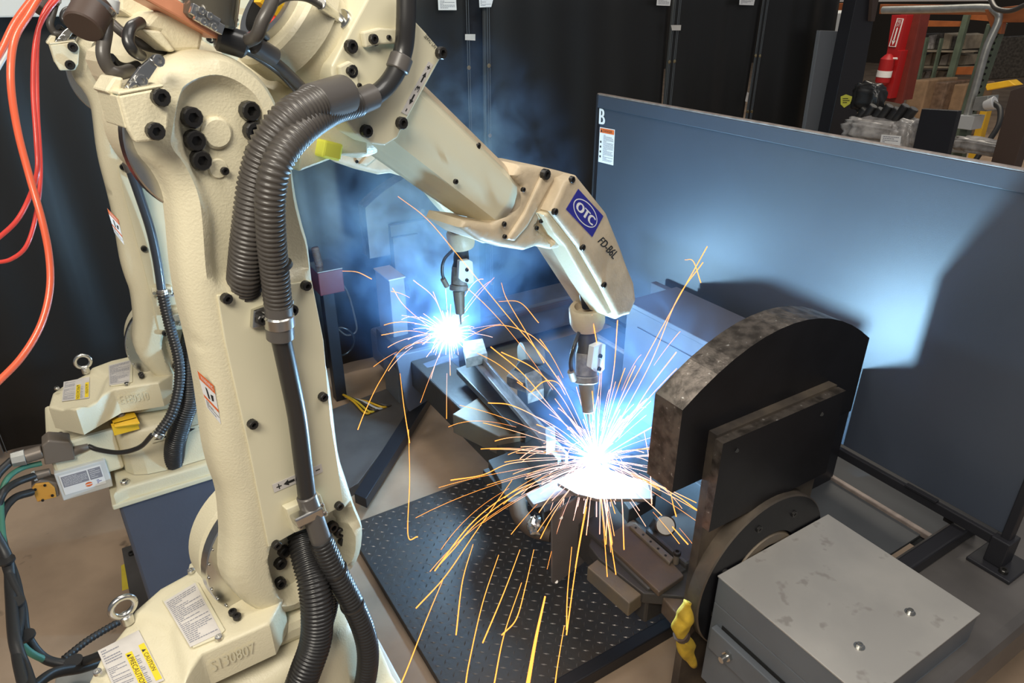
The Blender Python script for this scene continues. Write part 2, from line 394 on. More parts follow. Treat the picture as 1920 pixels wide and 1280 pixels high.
# paper tags taped on the curtains
def tagq(pts, lab, cat, X=None, Y=CY-.036, lns=6, mats=None):
    q = Quad([py(x, y, Y) if X is None else px(x, y, X) for x, y in pts])
    o = label_part(lab[0], q, mats or [WHITE, INKG], lambda q, mb, h: lines(q, mb, .1, .12, .9, .9, lns, h, 1), None); tag(o, lab[1], cat); return o
tagq([(821, -1), (855, -1), (856, 19), (822, 19)], ('printed_tag', 'white printed tag on the curtain left of the twin seam'), 'tag')
tagq([(898, -3), (925, -3), (921, 13), (899, 14)], ('printed_tag', 'curled white tag just right of the twin seam'), 'tag')
tagq([(1232, -4), (1258, -4), (1256, 11), (1231, 10)], ('printed_tag', 'white tag on the curtain above the screen'), 'tag')
tagq([(1387, -4), (1416, -4), (1413, 10), (1386, 9)], ('printed_tag', 'white tag on the curtain left of the grey panel'), 'tag')
tagq([(872, 64), (891, 64), (891, 76), (872, 75)], ('tape_patch', 'small clear tape patch between the twin seams'), 'tape', lns=1, mats=[PAPER, PAPER])
tagq([(1258, 47), (1277, 47), (1276, 57), (1260, 57)], ('tape_patch', 'small clear tape patch on the curtain above the screen'), 'tape', lns=1, mats=[PAPER, PAPER])
tagq([(1401, 172), (1404, 174), (1401, 191), (1397, 190)], ('tape_patch', 'thin torn tape strip beside a curtain grommet'), 'tape', lns=1, mats=[PAPER, PAPER])
# ------------------------------------------------------------------ pedestals
def pedestal(dy, lab):
    t = thing('robot_pedestal', lab, 'pedestal', (.09, 1.22+dy, 0), 'robot pedestals')
    box('column', -.135, .33, 1.015+dy, 1.45+dy, .02, .560, NAVY, t, .01)
    box('top_plate', -.15, .36, 1.0+dy, 1.47+dy, .560, .578, LIGHTG if dy == 0 else CREAMS, t, .004)
    box('floor_plate', -.20, .40, .95+dy, 1.52+dy, .0, .02, BEAMG, t, .003)
    for x, y in ((-.17, 1.0), (.37, 1.0), (-.17, 1.48), (.37, 1.48)): bolt((x, y-.02+dy, .02), (0, 0, 1), .011, t)
    return t
pedestal(0, 'dark pedestal hidden under the nearest robot'); pedestal(1.1, 'navy blue steel pedestal under the rear robot')
box('a', -.16, .02, 2.55, 2.72, 0, .32, CONN)  # frame behind the pedestals
o = bpy.data.objects['a']; o.name = 'junction_box'; tag(o, 'low brown steel box behind the navy pedestal', 'box')
o = ext('floor_tape', PZ(0), [(227, 1060), (241, 1052), (245, 1102), (229, 1107)], -.001, .001, TAPE, None, 0); tag(o, 'torn yellow tape strip on the brown concrete floor', 'tape')
# ------------------------------------------------------------------ diamond plate platform
pt = thing('tread_platform', 'black diamond-tread floor platform under the fixture', 'platform', (1.1, 1.7, 0))
Z0 = .03; c0 = [pz(672, 1045, Z0), pz(905, 893, Z0), pz(1215, 1160, Z0), pz(790, 1290, Z0)]
X0, X1, Y0, Y1 = .60, 1.95, 1.20, 2.26
box('tread_sheet', X0, X1, Y0, Y1, 0, Z0, DIAM, pt, .002)
lug = MB(); px_, k = .032, 0
nx, ny = int((X1-X0)/.03), int((Y1-Y0)/.03)
for i in range(nx):
    for j in range(ny):
        x, y = X0+.02+i*.03, Y0+.02+j*.03
        if x > 1.62: continue
        a = math.radians(45 if (i+j) % 2 else -45) + .1; l, w = .0115, .0030
        c, s = math.cos(a), math.sin(a)
        V = [(x+c*dx*l-s*dy*w, y+s*dx*l+c*dy*w, Z0) for dx, dy in ((-1, 0), (0, -1), (1, 0), (0, 1))]+[(x, y, Z0+.003)]
        lug.add(V, [(0, 1, 4), (1, 2, 4), (2, 3, 4), (3, 0, 4)])
lo = lug.build('tread_lug', DIAMB, pt); lo['kind'] = 'stuff'
box('edge_rail', X0, X1, Y0-.045, Y0, .0, .055, FRAMEM, pt, .004)
# floor plate and black diagonal rail beside it
def slab(name, pts, z, th, m, lab=None, cat=None, parent=None, r=.002):
    o = ext(name, PZ(z), pts, 0, th, m, parent, r)
    if lab: tag(o, lab, cat)
    return o
slab('floor_sheet', [(600, 775), (800, 700), (790, 745), (672, 905), (630, 930), (590, 800)], .05, .05, BEAMG, 'dull grey floor sheet left of the black rail', 'sheet')
slab('floor_rail', [(795, 722), (812, 735), (686, 935), (664, 925)], .09, .05, FRAMEM, 'black steel rail lying diagonally on the floor', 'rail')
# ------------------------------------------------------------------ centre screen
XS = 2.02
st = thing('arc_screen', 'large blue-grey arc screen marked B between the stations', 'screen', (XS, 1.5, .5))
ys0, ys1, zs0, zs1 = .545, 2.53, .585, 1.60
box('panel', XS, XS+.006, ys0+.02, ys1-.02, zs0+.02, zs1-.02, SCREENM, st, .001)
box('top_rail', XS-.008, XS+.010, ys0, ys1, zs1-.004, zs1+.004, TRIMM, st)
box('rim', XS-.008, XS+.02, ys0, ys1, zs1-.055, zs1-.004, SCREENM, st, .002)
box('bottom_rail', XS-.02, XS+.02, ys0, ys1, zs0-.02, zs0+.012, FRAMEM, st)
for y in (1.5, 1.15, .8, 2.2, 1.85): box('clip', XS-.026, XS-.008, y-.05, y+.05, zs0+.012, zs0+.02, FRAMEM, st, .001)
box('side_rail', XS-.012, XS+.02, ys1-.010, ys1, zs0, zs1, FRAMEM, st)
box('side_rail', XS-.012, XS+.02, ys0, ys0+.025, .51, zs1, FRAMEM, st)
box('foot', XS-.06, XS+.07, ys0-.05, ys0+.07, .50, .512, FRAMEM, st)
box('leg', XS-.03, XS+.035, ys0-.01, ys0+.04, .512, .60, FRAMEM, st)
bolt((XS-.035, ys0-.02, .512), (0, 0, 1), .012, st)
SP = PX(XS-.002)
q = Quad([SP.at(*p) for p in ((1125, 203), (1134, 205), (1134, 234), (1124, 232))])
mb = MB(); q.text(mb, 'B', 0, 0, 1, 1, .001, 0, bold=.09); mb.build('letter', WHITE, st)
q = Quad([SP.at(*p) for p in ((1125, 238), (1153, 243), (1150, 310), (1122, 303))])
def wl(q, mb, h):
    q.rect(mb, .03, .02, .97, .15, h, 2); q.text(mb, 'DANGER', .25, .05, .85, .12, h+.0005, 1); q.poly(mb, [(.08, .125), (.20, .125), (.14, .04)], h+.0005, 1)
    lines(q, mb, .28, .2, .95, .95, 22, h, 3)
    for i in range(4): q.rect(mb, .06, .38+.14*i, .16, .44+.14*i, h, 1)
label_part('danger_label', q, [WHITE, INK, ORN, INKG], wl, st)
# ------------------------------------------------------------------ positioner beams, panels, head stock
t = thing('positioner_base', 'brown-grey steel cross beam carrying the screen foot at right', 'machine base', (2.3, .6, 0))
mesh = MB(); mesh.add(*bb(1.30, 3.6, .40, .74, .33, .50, .03)); mesh.build('cross_beam', BEAMG, t, False)
box('foot_post', 1.25, 1.5, .45, .72, 0, .33, FRAMEM, t, .01)
t = thing('centre_cover', 'dark sheet cover under the screen with pale edge strip', 'cover', (1.9, 1.5, 0))
V, F = bb(1.60, 1.99, .76, 2.5, .46, .47); mesh_obj('deck', V, F, DECK, t)
box('edge_strip', 1.99, 2.01, .70, 2.5, .462, .482, TRIMM, t)
box('kick_panel', 2.01, 2.25, .70, 2.5, .40, .45, DECK, t)
box('side_panel', 1.585, 1.60, .76, 2.5, .02, .465, DECK, t)
V = MB(); V.add(*bb(1.70, 2.10, .655, .70, .50, .55, .006)); V.build('stop_bar', FRAMEM, t)
for x in (1.73, 2.06): cyl('bumper', (x, .70, .53), (x, .735, .53), .016, HOSED, t)
# lavender cabinet in front of the screen
t = thing('fixture_cabinet', 'tall blue-grey sheet cabinet left of the black half disc', 'cabinet', (1.84, 1.5, 0))
LAV = mat('cabinet_paint', (.085, .09, .12), .42, var=.05)
box('body', 1.69, 1.965, 1.22, 1.87, .10, .915, LAV, t, .003)
box('lid', 1.685, 1.95, 1.215, 1.875, .915, .935, LAV, t, .003)
box('rear_lip', 1.955, 1.985, 1.20, 2.03, .85, .90, LAV, t)
box('end_guard', 1.46, 2.0, 1.085, 1.095, .47, .90, FRAMEM, t, .001)  # added dark sheet, keeps near-arc light from leaking onto the lower screen
box('door_panel', 1.684, 1.69, 1.30, 1.80, .2, .85, LAV, t, .001)
bolt((1.97, 1.50, .90), (0, 0, 1), .007, t, 'steel'); bolt((1.84, 1.36, .935), (0, 0, 1), .005, t, 'steel')
# head stock assembly
def halfdisc(name, Y, th, lab, x0=1.152, x1=1.925, z0=1.060, zm=1.205, zb=.80):
    t = thing(name, lab, 'turning plate', ((x0+x1)/2, Y, .4))
    PL = PY(Y); arc = []
    pts = [(x0, zb)]; xm = (x0+x1)/2
    for i in range(15):
        s = i/14; x = x0+(x1-x0)*s; arc.append((x, z0+(zm-z0)*(1-((x-xm)/((x1-x0)/2))**2)))
    pts += arc+[(x1, zb)]
    n = len(pts); V = [PL.p3(p[0], p[1], 0) for p in pts]+[PL.p3(p[0], p[1], th) for p in pts]
    F = [tuple(range(n)), tuple(range(2*n-1, n-1, -1))]+[(i, i+n, (i+1) % n+n, (i+1) % n) for i in range(n)]
    mesh_obj('curved_plate', V, F, None, t, False, [DISCM, EDGEM], [0, 0]+[1]*n)
    return t
hd = halfdisc('turning_plate', .967, .093, 'big black arch-topped steel plate with rectangular plate bolted on', 1.071, 1.790, 1.126, 1.261, .884)
def plate2(name, x0, x1, y0, y1, z0, z1, p, edge=EDGEM, face=DISCM):
    V, F = bb(x0, x1, y0, y1, z0, z1); return mesh_obj(name, V, F, None, p, False, [face, edge], [1, 1, 0, 1, 1, 1])
plate2('arm_plate', 1.174, 1.639, .941, .967, .03, 1.033, hd, MILL, MILL)
plate2('front_plate', 1.170, 1.646, .916, .941, .749, 1.025, hd)
for p in ((1381, 844), (1540, 776)): cyl('bolt_hole', py(p[0], p[1], .9165), py(p[0], p[1], .915), .006, HOLE, hd, n=12)
fc = (1.409, .503)
V, F = latheg((fc[0], .941, fc[1]), (0, -1, 0), [(0, .256), (.040, .256), (.044, .252), (.044, .14), (.034, .138)], 64); mesh_obj('flange', V, F, None, hd, 'auto', [MILL, DISCM], [0 if i < 128 else 1 for i in range(len(F))])
V, F = latheg((fc[0], .907, fc[1]), (0, -1, 0), [(0, .135), (.012, .130), (.012, .10), (.0, .10)], 48); mesh_obj('inner_ring', V, F, RUSTL, hd, 'auto')
for k in range(8):
    a = k*math.pi/4+.3; bolt((fc[0]+.195*math.cos(a), .897, fc[1]+.195*math.sin(a)), (0, -1, 0), .010, hd, h=.5)
# motor box
mb_ = thing('motor_cover', 'steel-topped grey motor box in the lower right foreground', 'machine cover', (1.43, .66, .3))
bx = dict(x0=1.205, x1=1.672, y0=.452, y1=.893)
V, F = bb(1.207, 1.670, .454, .891, .505, .595, .003); mesh_obj('upper_skirt', V, F, BOXS, mb_)
box('lid', 1.205, 1.672, .452, .893, .595, .600, BOXTOP, mb_, .0015)
V, F = bb(1.207, 1.670, .454, .891, .20, .505, .003); mesh_obj('body', V, F, BOXS, mb_)
box('side_flange', 1.185, 1.207, .40, .87, .36, .44, BOXS, mb_, .003)
box('slot', 1.2045, 1.2075, .45, .85, .44, .452, HOLE, mb_, 0)
PT = PZ(.600)
for p in ((1706, 1148), (1611, 1212)): 
    c = PT.at(*p); cyl('washer', c, c+ZZ*.002, .013, STEEL, mb_, n=20); bolt(c+ZZ*.002, (0, 0, 1), .008, mb_, 'steel')
c = np.array([1.186, .80, .40]); cyl('stud', c, c-np.array([.03, 0, 0]), .009, STEEL, mb_); cyl('stud_nut', c, c-np.array([.01, 0, 0]), .015, STEEL, mb_, n=6)
def q4(x0, x1, z0, z1, y): return Quad([(x0, y, z1), (x1, y, z1), (x1, y, z0), (x0, y, z0)])
# ------------------------------------------------------------------ the near robot
R1 = thing('welding_robot', 'nearest cream robot arm, serial S130807 on its base, its grooved arm filling the left', 'robot', J1, 'cream six-axis welding robots')
MOV = []                       # parts that turn with the first axis
def mv(o): MOV.append(o); return o
A = mv(relief('lower_arm', RP, [(296, 160), (312, 128), (353, 104), (403, 96), (453, 110), (497, 141), (525, 182), (545, 235), (558, 300), (568, 370), (581, 427), (591, 467), (601, 561), (615, 642), (632, 739), (645, 850), (659, 900), (675, 951), (690, 992), (685, 1040), (662, 1080), (625, 1115), (568, 1150), (511, 1163), (462, 1135), (436, 1092), (438, 1020), (432, 944), (418, 900), (406, 850), (392, 739), (376, 655), (357, 571), (347, 504), (340, 420), (332, 370), (312, 330), (288, 300), (276, 262), (285, 210)],
    .060, .032, [(pol(uvs(RP, [(340, 215), (350, 180), (375, 158), (410, 150), (450, 160), (482, 190), (505, 240), (535, 320), (556, 400), (571, 475), (560, 510), (520, 518), (460, 532), (415, 530), (402, 490), (398, 410), (376, 345), (352, 290), (340, 245)], 0, 3)), .020, .026),
                 (pol(uvs(RP, [(512, 1030), (560, 1000), (640, 955), (662, 1000), (652, 1060), (600, 1105), (545, 1128), (520, 1095)], 0, 3)), .045, .018),
                 (circ(RP.uv(361, 655), .016), .012, .014)], CREAM, R1, .0055, smooth=3))
J2 = RP.uv(556, 1050); J3 = RP.uv(415, 250)
def acyl(name, uv, w0, w1, r, m, par, bev=.004, n=48): V, F = cylg(RP.p3(*uv, w0), RP.p3(*uv, w1), r, None, n, bev); return mesh_obj(name, V, F, m, par, 'auto')
acyl('boss', RP.uv(416, 252), .012, .03, .023, CREAM, A, .004, 32)
acyl('port_ring', RP.uv(420, 320), .017, .03, .015, CREAM, A, .002, 24)
rb([(355, 219), (361, 262), (372, 299), (464, 207), (471, 245), (476, 285)], .019, .0148, A, h=1.0)
rb([(420, 320)], .016, .006, A)
for x, y in [(530, 1031), (523, 1053), (522, 1090), (541, 1113), (563, 1110), (620, 985), (634, 995), (641, 1010), (643, 1028), (617, 1080)]: bolt(RP.at(x, y, .045), -RA, .0125, A)
cp = mv(ext('cover_plate', RP, [(408, 554), (585, 526), (607, 638), (621, 790), (645, 946), (504, 1026), (467, 840), (422, 640)], -.004, .008, CREAMS, R1, .0015))
rb([(422, 558), (571, 534), (603, 742), (471, 793), (633, 946), (516, 1019)], -.004, .0085, cp, h=1.3)
bp = mv(ext('side_bracket', RP, [(223, 179), (309, 163), (320, 182), (315, 242), (304, 263), (255, 268), (240, 242)], -.035, .012, CREAM, R1, .003))
ext('bracket_flange', RP, [(223, 179), (309, 163), (306, 158), (222, 172)], -.035, .07, CREAM, bp, .002)
ext('bracket_web', RP, [(223, 179), (240, 242), (235, 240), (218, 180)], -.03, .07, CREAM, bp, .002)
rb([(298, 182), (288, 245)], -.035, .0115, bp)
# shoulder: ring, housing behind the arm
J2b = RP.uv(552, 1050)
mv(acyl('shoulder_ring', J2b, .060, .085, .146, STEEL, R1, .002, 64))
sh = mv(acyl('shoulder_housing', J2b, .085, .17, .140, CREAM, R1, .02, 64))
for k in range(10):
    a = math.radians(150+k*12); p = RP.p3(J2b[0]+.142*math.cos(a), J2b[1]+.142*math.sin(a), .0595); bolt(p, -RA, .003, sh, 'steel')
mv(acyl('elbow_ring', RP.uv(424, 266), .055, .075, .120, STEEL, R1, .002, 64))
mv(acyl('elbow_housing', RP.uv(430, 255), .075, .22, .104, CREAM, R1, .02, 64))
# upper arm casting + joint cover
UA = mv(relief('upper_arm', RP, [(265, 130), (300, 92), (345, 70), (400, 78), (470, 128), (540, 175), (570, 130), (600, 60), (640, -30), (745, -60), (800, 95), (750, 258), (725, 288), (690, 301), (655, 296), (600, 312), (561, 324), (500, 310), (420, 300), (330, 240)], .24, .035, [], CREAM, R1, .011, off=.115, smooth=3))
ext('gusset', RP, [(561, 322), (575, 240), (650, 215), (690, 240), (690, 290), (640, 292)], .085, .06, CREAM, UA, .004)
JC = mv(ext('joint_cover', RP, [(692, -8), (655, 60), (622, 124), (622, 140), (636, 192), (652, 232), (668, 252), (698, 270), (722, 273), (746, 259), (756, 238), (832, 100), (800, 62), (776, 36), (762, -30), (706, -40)], .030, .07, CREAMS, R1, .004, seg=3))
rb([(697, 73), (655, 87), (655, 133), (684, 245), (750, 230), (824, 99)], .030, .011, JC)
rb([(748, 251), (895, 272)], .085, .006, JC)
q = Quad([RP.at(*p, .0295) for p in ((803, 115), (812, 121), (763, 216), (752, 210))])   # long label, runs down
q = Quad([q.C[3], q.C[0], q.C[1], q.C[2]])     # left end at bottom
def l3(q, mb, h):
    q.rect(mb, .05, .42, .1, .58, h, 1); arrow(q, mb, .38, .5, .18, .32, h, 1); q.text(mb, '3', .44, .2, .54, .8, h, 1, .006)
    arrow(q, mb, .62, .5, .82, .32, h, 1); q.rect(mb, .87, .42, .95, .58, h, 1); q.rect(mb, .9, .2, .92, .8, h, 1)
label_part('axis_label', q, [PAPER, INK], l3, JC)
q = Quad([RP.at(*p, .0295) for p in ((800, 64), (820, 86), (814, 91), (794, 69))]); mb = MB(); q.text(mb, 'SERVO ON', 0, 0, 1, 1, .0006); mb.build('lettering', INK, JC)
# hose brackets on the joint cover
b = ext('hose_bracket', RP, [(681, 60), (712, 52), (740, 54), (772, 55), (774, 85), (740, 82), (712, 84), (686, 90)], .018, .012, CREAMS, JC, .003)
rb([(698, 73)], .018, .008, b); rb([(728, 70), (760, 71)], .018, .004, b)
b = ext('hose_bracket', RP, [(636, 124), (656, 114), (666, 120), (674, 158), (690, 165), (718, 166), (706, 176), (668, 170), (652, 166), (642, 150)], .02, .01, CREAMS, JC, .003)
rb([(655, 133)], .02, .007, b); rb([(673, 160), (704, 164)], .02, .004, b)
yc = RP.at(613, 280, .08); V, F = boxg(yc, (RD*.94-ZZ*.34, RD*.34+ZZ*.94, RA), (.019, .015, .02), .004); mv(mesh_obj('yellow_cap', V, F, YEL, R1))
# forearm
WF = .135
P0 = RP.at(512, 18, WF); PA = RP.at(650, 134, WF); PB = RP.at(958, 396, WF); FA = (PB-P0)/np.linalg.norm(PB-P0)
V, F = latheg(P0, FA, [(.0, .060), (0, .092), (.006, .098), (.05, .098), (.055, .088), (np.linalg.norm(PA-P0), .088)], 48, False)
rr = mv(mesh_obj('rear_housing', V, F, CREAM, R1, 'auto'))
V, F = latheg(P0, FA, [(-.012, .052), (-.012, .066), (.004, .066)], 48, False); mesh_obj('bore_ring', V, F, STEEL, rr, 'auto')
V, F = latheg(P0, FA, [(-.012, .053), (.09, .053), (.09, .001)], 32, False); mesh_obj('bore', V, F, HOLE, rr, 'auto')
cyl('yellow_plug', P0-FA*.02+ZZ*.012, P0+FA*.03+ZZ*.012, .02, YELP, rr, n=6)
cyl('red_wire', P0-FA*.01-ZZ*.02+RD*.01, P0-FA*.01-ZZ*.045-RD*.04, .006, REDW, rr)
def axp(x, y): return RP.at(x, y, WF)
FT = mv(mesh_obj('forearm', *latheg(PA-FA*.04, FA, [(0, .080), (.03, .080), (np.linalg.norm(PB-PA)-.02, .070), (np.linalg.norm(PB-PA)+.055, .070)], 56), CREAM if 0 else WPAINT, R1, 'auto'))
# pressed cover over the camera side of the tube
def shell(name, L0, L1, a0, a1, r0, r1, m, par, n=18, roundend=True):
    u = -RA-FA*(-RA@FA); u /= np.linalg.norm(u); v = np.cross(FA, u); v = v if v[2] < 0 else -v   # v down
    V = []; F = []; K = 16
    for k in range(K+1):
        for i in range(n+1):
            s = i/n; a = math.radians(a0+(a1-a0)*s); e = L0+(L1-L0)*k/K
            if roundend and k > K*.6: e -= .055*((k/K-.6)/.4)*abs(2*s-1)**3
            r = r0+(r1-r0)*k/K; fl = 1/max(math.cos(math.radians(((a0+(a1-a0)*s)+15) % 60-30)), .5)*.97
            V.append(PA+FA*e+(u*math.cos(a)+v*math.sin(a))*r*max(fl, 1.0))
    for k in range(K):
        for i in range(n): a = k*(n+1)+i; F.append((a, a+1, a+n+2, a+n+1))
    o = mesh_obj(name, V, F, m, par, 'auto'); sm = o.modifiers.new('s', 'SOLIDIFY'); sm.thickness = .003; sm.offset = 0; return o
LF = np.linalg.norm(PB-PA)
shell('forearm_cover', .02, LF*.86, -32, 105, .086, .076, CREAMS, FT)
for x, y in ((853, 340), (895, 274), (980, 355), (944, 420)): 
    c = RP.at(x, y, WF-.076); bolt(c, -RA, .0055, FT)
# wrist
WR = mv(relief('wrist', RP, [(962, 330), (975, 309), (1010, 311), (1045, 319), (1083, 329), (1140, 400), (1150, 425), (1168, 470), (1190, 535), (1194, 565), (1182, 588), (1158, 600), (1138, 592), (1100, 530), (1060, 464), (1036, 469), (1008, 463), (985, 471), (940, 464), (902, 453), (866, 428), (872, 414), (925, 420), (962, 395), (982, 352)], .12, .014, [(pol(uvs(RP, [(1003, 425), (1012, 408), (1046, 437), (1036, 460)], .065)), .014, .006)], WPAINT, R1, .007, off=.065, smooth=0))
relief('flange_rib', RP, [(1020, 325), (1036, 328), (1040, 336), (990, 425), (966, 452), (952, 450), (985, 400)], .05, .005, [], WPAINT, WR, .007, off=.057, smooth=0)
WC = relief('wrist_cover', RP, [(1062, 337), (1083, 329), (1137, 397), (1150, 428), (1171, 484), (1190, 530), (1194, 562), (1182, 590), (1158, 597), (1127, 535), (1086, 464), (1060, 430), (1034, 397), (1047, 370)], .06, .011, [], WPAINT, WR, .006, off=.03, smooth=0)
b1 = relief('link_bar', RP, [(1018, 402), (1030, 398), (1064, 440), (1086, 470), (1125, 538), (1152, 588), (1138, 592), (1098, 530), (1060, 462), (1040, 440)], .06, .006, [], CREAM, WR, .006, off=.042, smooth=0)
rb([(1019, 326)], .062, .013, WR); rb([(1070, 336), (1038, 396), (1090, 463), (1130, 533)], .034, .0085, WR); rb([(1043, 349), (979, 355), (1013, 414), (1005, 427), (1044, 441), (944, 419), (945, 443)], .062, .0055, WR)
q = Quad([RP.at(*p, .0292) for p in ((1084, 354), (1131, 405), (1110, 444), (1061, 392))])
def lg(q, mb, h):
    q.poly(mb, [(.5+.43*math.cos(i*math.pi/18), .5+.41*math.sin(i*math.pi/18)) for i in range(36)], h, 1)
    q.poly(mb, [(.5+.405*math.cos(i*math.pi/18), .5+.37*math.sin(i*math.pi/18)) for i in range(36)], h+.0003, 0)
    q.text(mb, 'OTC', .18, .33, .82, .68, h+.0006, 1, .018)
label_part('emblem', q, [BLUE, WHITE], lg, WR)
q = Quad([RP.at(*p, .0295) for p in ((1131, 444), (1160, 474), (1149, 486), (1120, 453))]); mb = MB(); q.text(mb, 'FD-B6L', 0, 0, 1, 1, .0006, 0, .006); mb.build('lettering', INK, WR)
# last axis and torch
WT = .125
def tp(x, y): return RP.at(x, y, WT-max(0, (y-612))*.00036)
V, F = latheg(tp(1102, 614), tp(1099, 553)-tp(1102, 614), [(0, .030), (.004, .046), (.02, .052), (.066, .053), (.074, .048), (.074, .036), (.05, .034), (.05, .001)], 40)
TF = mv(mesh_obj('tool_flange', V, F, WPAINT, R1, 'auto'))
tube('tool_cable', [tp(1092, 520), tp(1094, 545), tp(1100, 575)], .014, HOSED, TF)
TR = mv(mesh_obj('torch', *latheg(tp(1101, 618), tp(1100, 700)-tp(1101, 618), [(0, .026), (.03, .031), (.05, .029), (.07, .034), (.105, .034), (.112, .030), (.122, .030)], 32), FIXM, R1, 'auto'))
mesh_obj('torch_body', *cylg(tp(1100, 660), tp(1099, 704), .0335, .032, 28, .003), TORCHG, TR, 'auto')
mesh_obj('retaining_ring', *cylg(tp(1099, 703), tp(1099, 717), .0365, .0365, 28, .003), TORCHG, TR, 'auto')
mesh_obj('nozzle', *cylg(tp(1099, 717), tp(1103, 772), .024, .0175, 24, .002), RUSTL, TR, 'auto')
mesh_obj('contact_tip', *cylg(tp(1103, 772), tp(1105, 796), .005, .003, 12), RUSTL, TR, 'auto')
q = [(1114, 650), (1130, 643), (1136, 646), (1134, 692), (1127, 699), (1114, 696), (1109, 690)]
cl = ext('torch_clamp', RP, q, .062, .02, LIGHTG, TR, .002); rb([(1124, 667), (1122, 691)], .062, .007, cl)
tube('gas_line', [tp(1086, 622), RP.at(1076, 650, .1), RP.at(1070, 680, .1), RP.at(1074, 708, .1)], .006, HOSED, TR)
mesh_obj('gas_fitting', *cylg(RP.at(1070, 695, .1), RP.at(1076, 712, .1), .011, .011, 12, .002), RUSTL, TR, 'auto')
# hoses on the arm
H1 = mv(corr('large_conduit', [RP.at(592, 195, -.045), RP.at(545, 222, -.06), RP.at(505, 272, -.055), RP.at(482, 345, -.04), RP.at(470, 430, -.028), RP.at(463, 490, -.012), RP.at(459, 530, .008), RP.at(455, 590, .075)], .0285, HOSE, R1))
mesh_obj('hose_cuff', *cylg(RP.at(645, 178, -.01), RP.at(585, 198, -.042), .0315, .0315, 28, .003), SLEEVE, H1, 'auto')
B_ = [(762, -20, .0), (761, 40, .0), (757, 90, .005), (742, 135, .005), (715, 170, .005), (675, 192, 0)]
H2 = mv(tube('cable_conduit', [RP.at(*p) for p in B_], .0165, HOSED, R1, 16))
corr('ribbed_section', [RP.at(668, 194, -.0), RP.at(620, 208, -.03), RP.at(565, 245, -.075), RP.at(522, 300, -.09), RP.at(507, 365, -.085), RP.at(508, 440, -.07), RP.at(515, 510, -.05), RP.at(522, 575, -.035)], .0225, HOSE, H2, pitch=.008)
mesh_obj('hose_cuff', *cylg(RP.at(700, 180, .005), RP.at(664, 195, -.002), .021, .021, 24, .002), SLEEVE, H2, 'auto')
mesh_obj('hose_cuff', *cylg(RP.at(754, 105, .005), RP.at(744, 132, .005), .020, .020, 24, .002), SLEEVE, H2, 'auto')
mesh_obj('hose_cuff', *cylg(RP.at(522, 570, -.036), RP.at(526, 634, -.03), .022, .0225, 24, .002), SLEEVE, H2, 'auto')
tube('black_hose', [RP.at(525, 625, -.03), RP.at(541, 700, -.026), RP.at(557, 780, -.022), RP.at(567, 860, -.022), RP.at(576, 935, -.026)], .0165, HOSED, H2, 18)
mesh_obj('hose_cuff', *cylg(RP.at(574, 928, -.027), RP.at(604, 1018, -.04), .0185, .0195, 24, .002), SLEEVE, H2, 'auto')
corr('ribbed_section', [RP.at(601, 1012, -.04), RP.at(628, 1070, -.055), RP.at(660, 1130, -.07), RP.at(683, 1185, -.08), RP.at(690, 1235, -.08), RP.at(680, 1300, -.07), RP.at(660, 1350, -.06)], .0235, HOSED, H2, pitch=.0085)
H3 = mv(corr('large_conduit', [RP.at(566, 985, .05), RP.at(573, 1030, .01), RP.at(586, 1085, -.035), RP.at(594, 1140, -.06), RP.at(592, 1200, -.07), RP.at(572, 1260, -.07), RP.at(545, 1330, -.05), RP.at(515, 1390, .02), RP.at(500, 1420, .10)], .0315, HOSED, R1))
corr('thin_conduit', [RP.at(605, 1050, -.01), RP.at(620, 1090, -.03), RP.at(624, 1130, -.03), RP.at(612, 1180, -.02)], .012, HOSED, H3)
for (x, y, w) in ((519, 500, -.05), (628, 1068, -.055), (660, 1132, -.07)):
    c = RP.at(x, y, w); d = RP.at(x+9, y+22, w)-c; d /= np.linalg.norm(d); mesh_obj('cable_tie', *cylg(c-d*.003, c+d*.003, .0245, .0245, 20), HOSED, H2, 'auto')
# clamps on the cover plate
cb = ext('clamp_bracket', RP, [(476, 583), (500, 574), (552, 561), (548, 598), (500, 612), (474, 617)], -.016, .012, STEEL, cp, .002); rb([(489, 597), (545, 580)], -.016, .010, cb)
mesh_obj('hose_clamp', *cylg(RP.at(522, 588, -.034), RP.at(525, 612, -.032), .0245, .0245, 24, .003), STEEL, cp, 'auto')
cb = ext('clamp_bracket', RP, [(537, 955), (601, 926), (616, 966), (590, 985), (553, 999)], -.022, .018, CREAMS, cp, .002); rb([(553, 968), (600, 946), (562, 985), (606, 961)], -.022, .006, cb, 'steel')
ext('hose_clamp', RP, [(553, 976), (606, 950), (610, 968), (560, 992)], -.05, .024, STEEL, cp, .004)
q = Quad([RP.at(*p, -.0046) for p in ((510, 908), (602, 869), (605, 884), (514, 923))])
def l2(q, mb, h):
    q.rect(mb, .06, .45, .16, .58, h, 1); q.rect(mb, .10, .2, .12, .82, h, 1); arrow(q, mb, .42, .5, .2, .36, h, 1); arrow(q, mb, .6, .5, .78, .36, h, 1); q.rect(mb, .86, .45, .95, .58, h, 1); q.text(mb, '2', .46, .2, .56, .8, h, 1)
label_part('axis_label', q, [PAPER, INK], l2, cp)
q = Quad([RP.at(*p, .006) for p in ((369, 694), (400, 722), (414, 795), (388, 764))])
def lw(q, mb, h):
    q.rect(mb, 0, 0, 1, .22, h, 2); q.text(mb, 'WARNING', .12, .06, .9, .17, h+.0004, 0); q.rect(mb, 0, .62, 1, .70, h, 2); q.poly(mb, [(.3, .3), (.42, .3), (.5, .56), (.36, .58)], h, 1); q.poly(mb, [(.6, .38), (.8, .34), (.76, .5), (.62, .54)], h, 1); lines(q, mb, .08, .74, .95, .97, 5, h, 1)
label_part('warning_label', q, [WHITE, INK, ORN], lw, A)
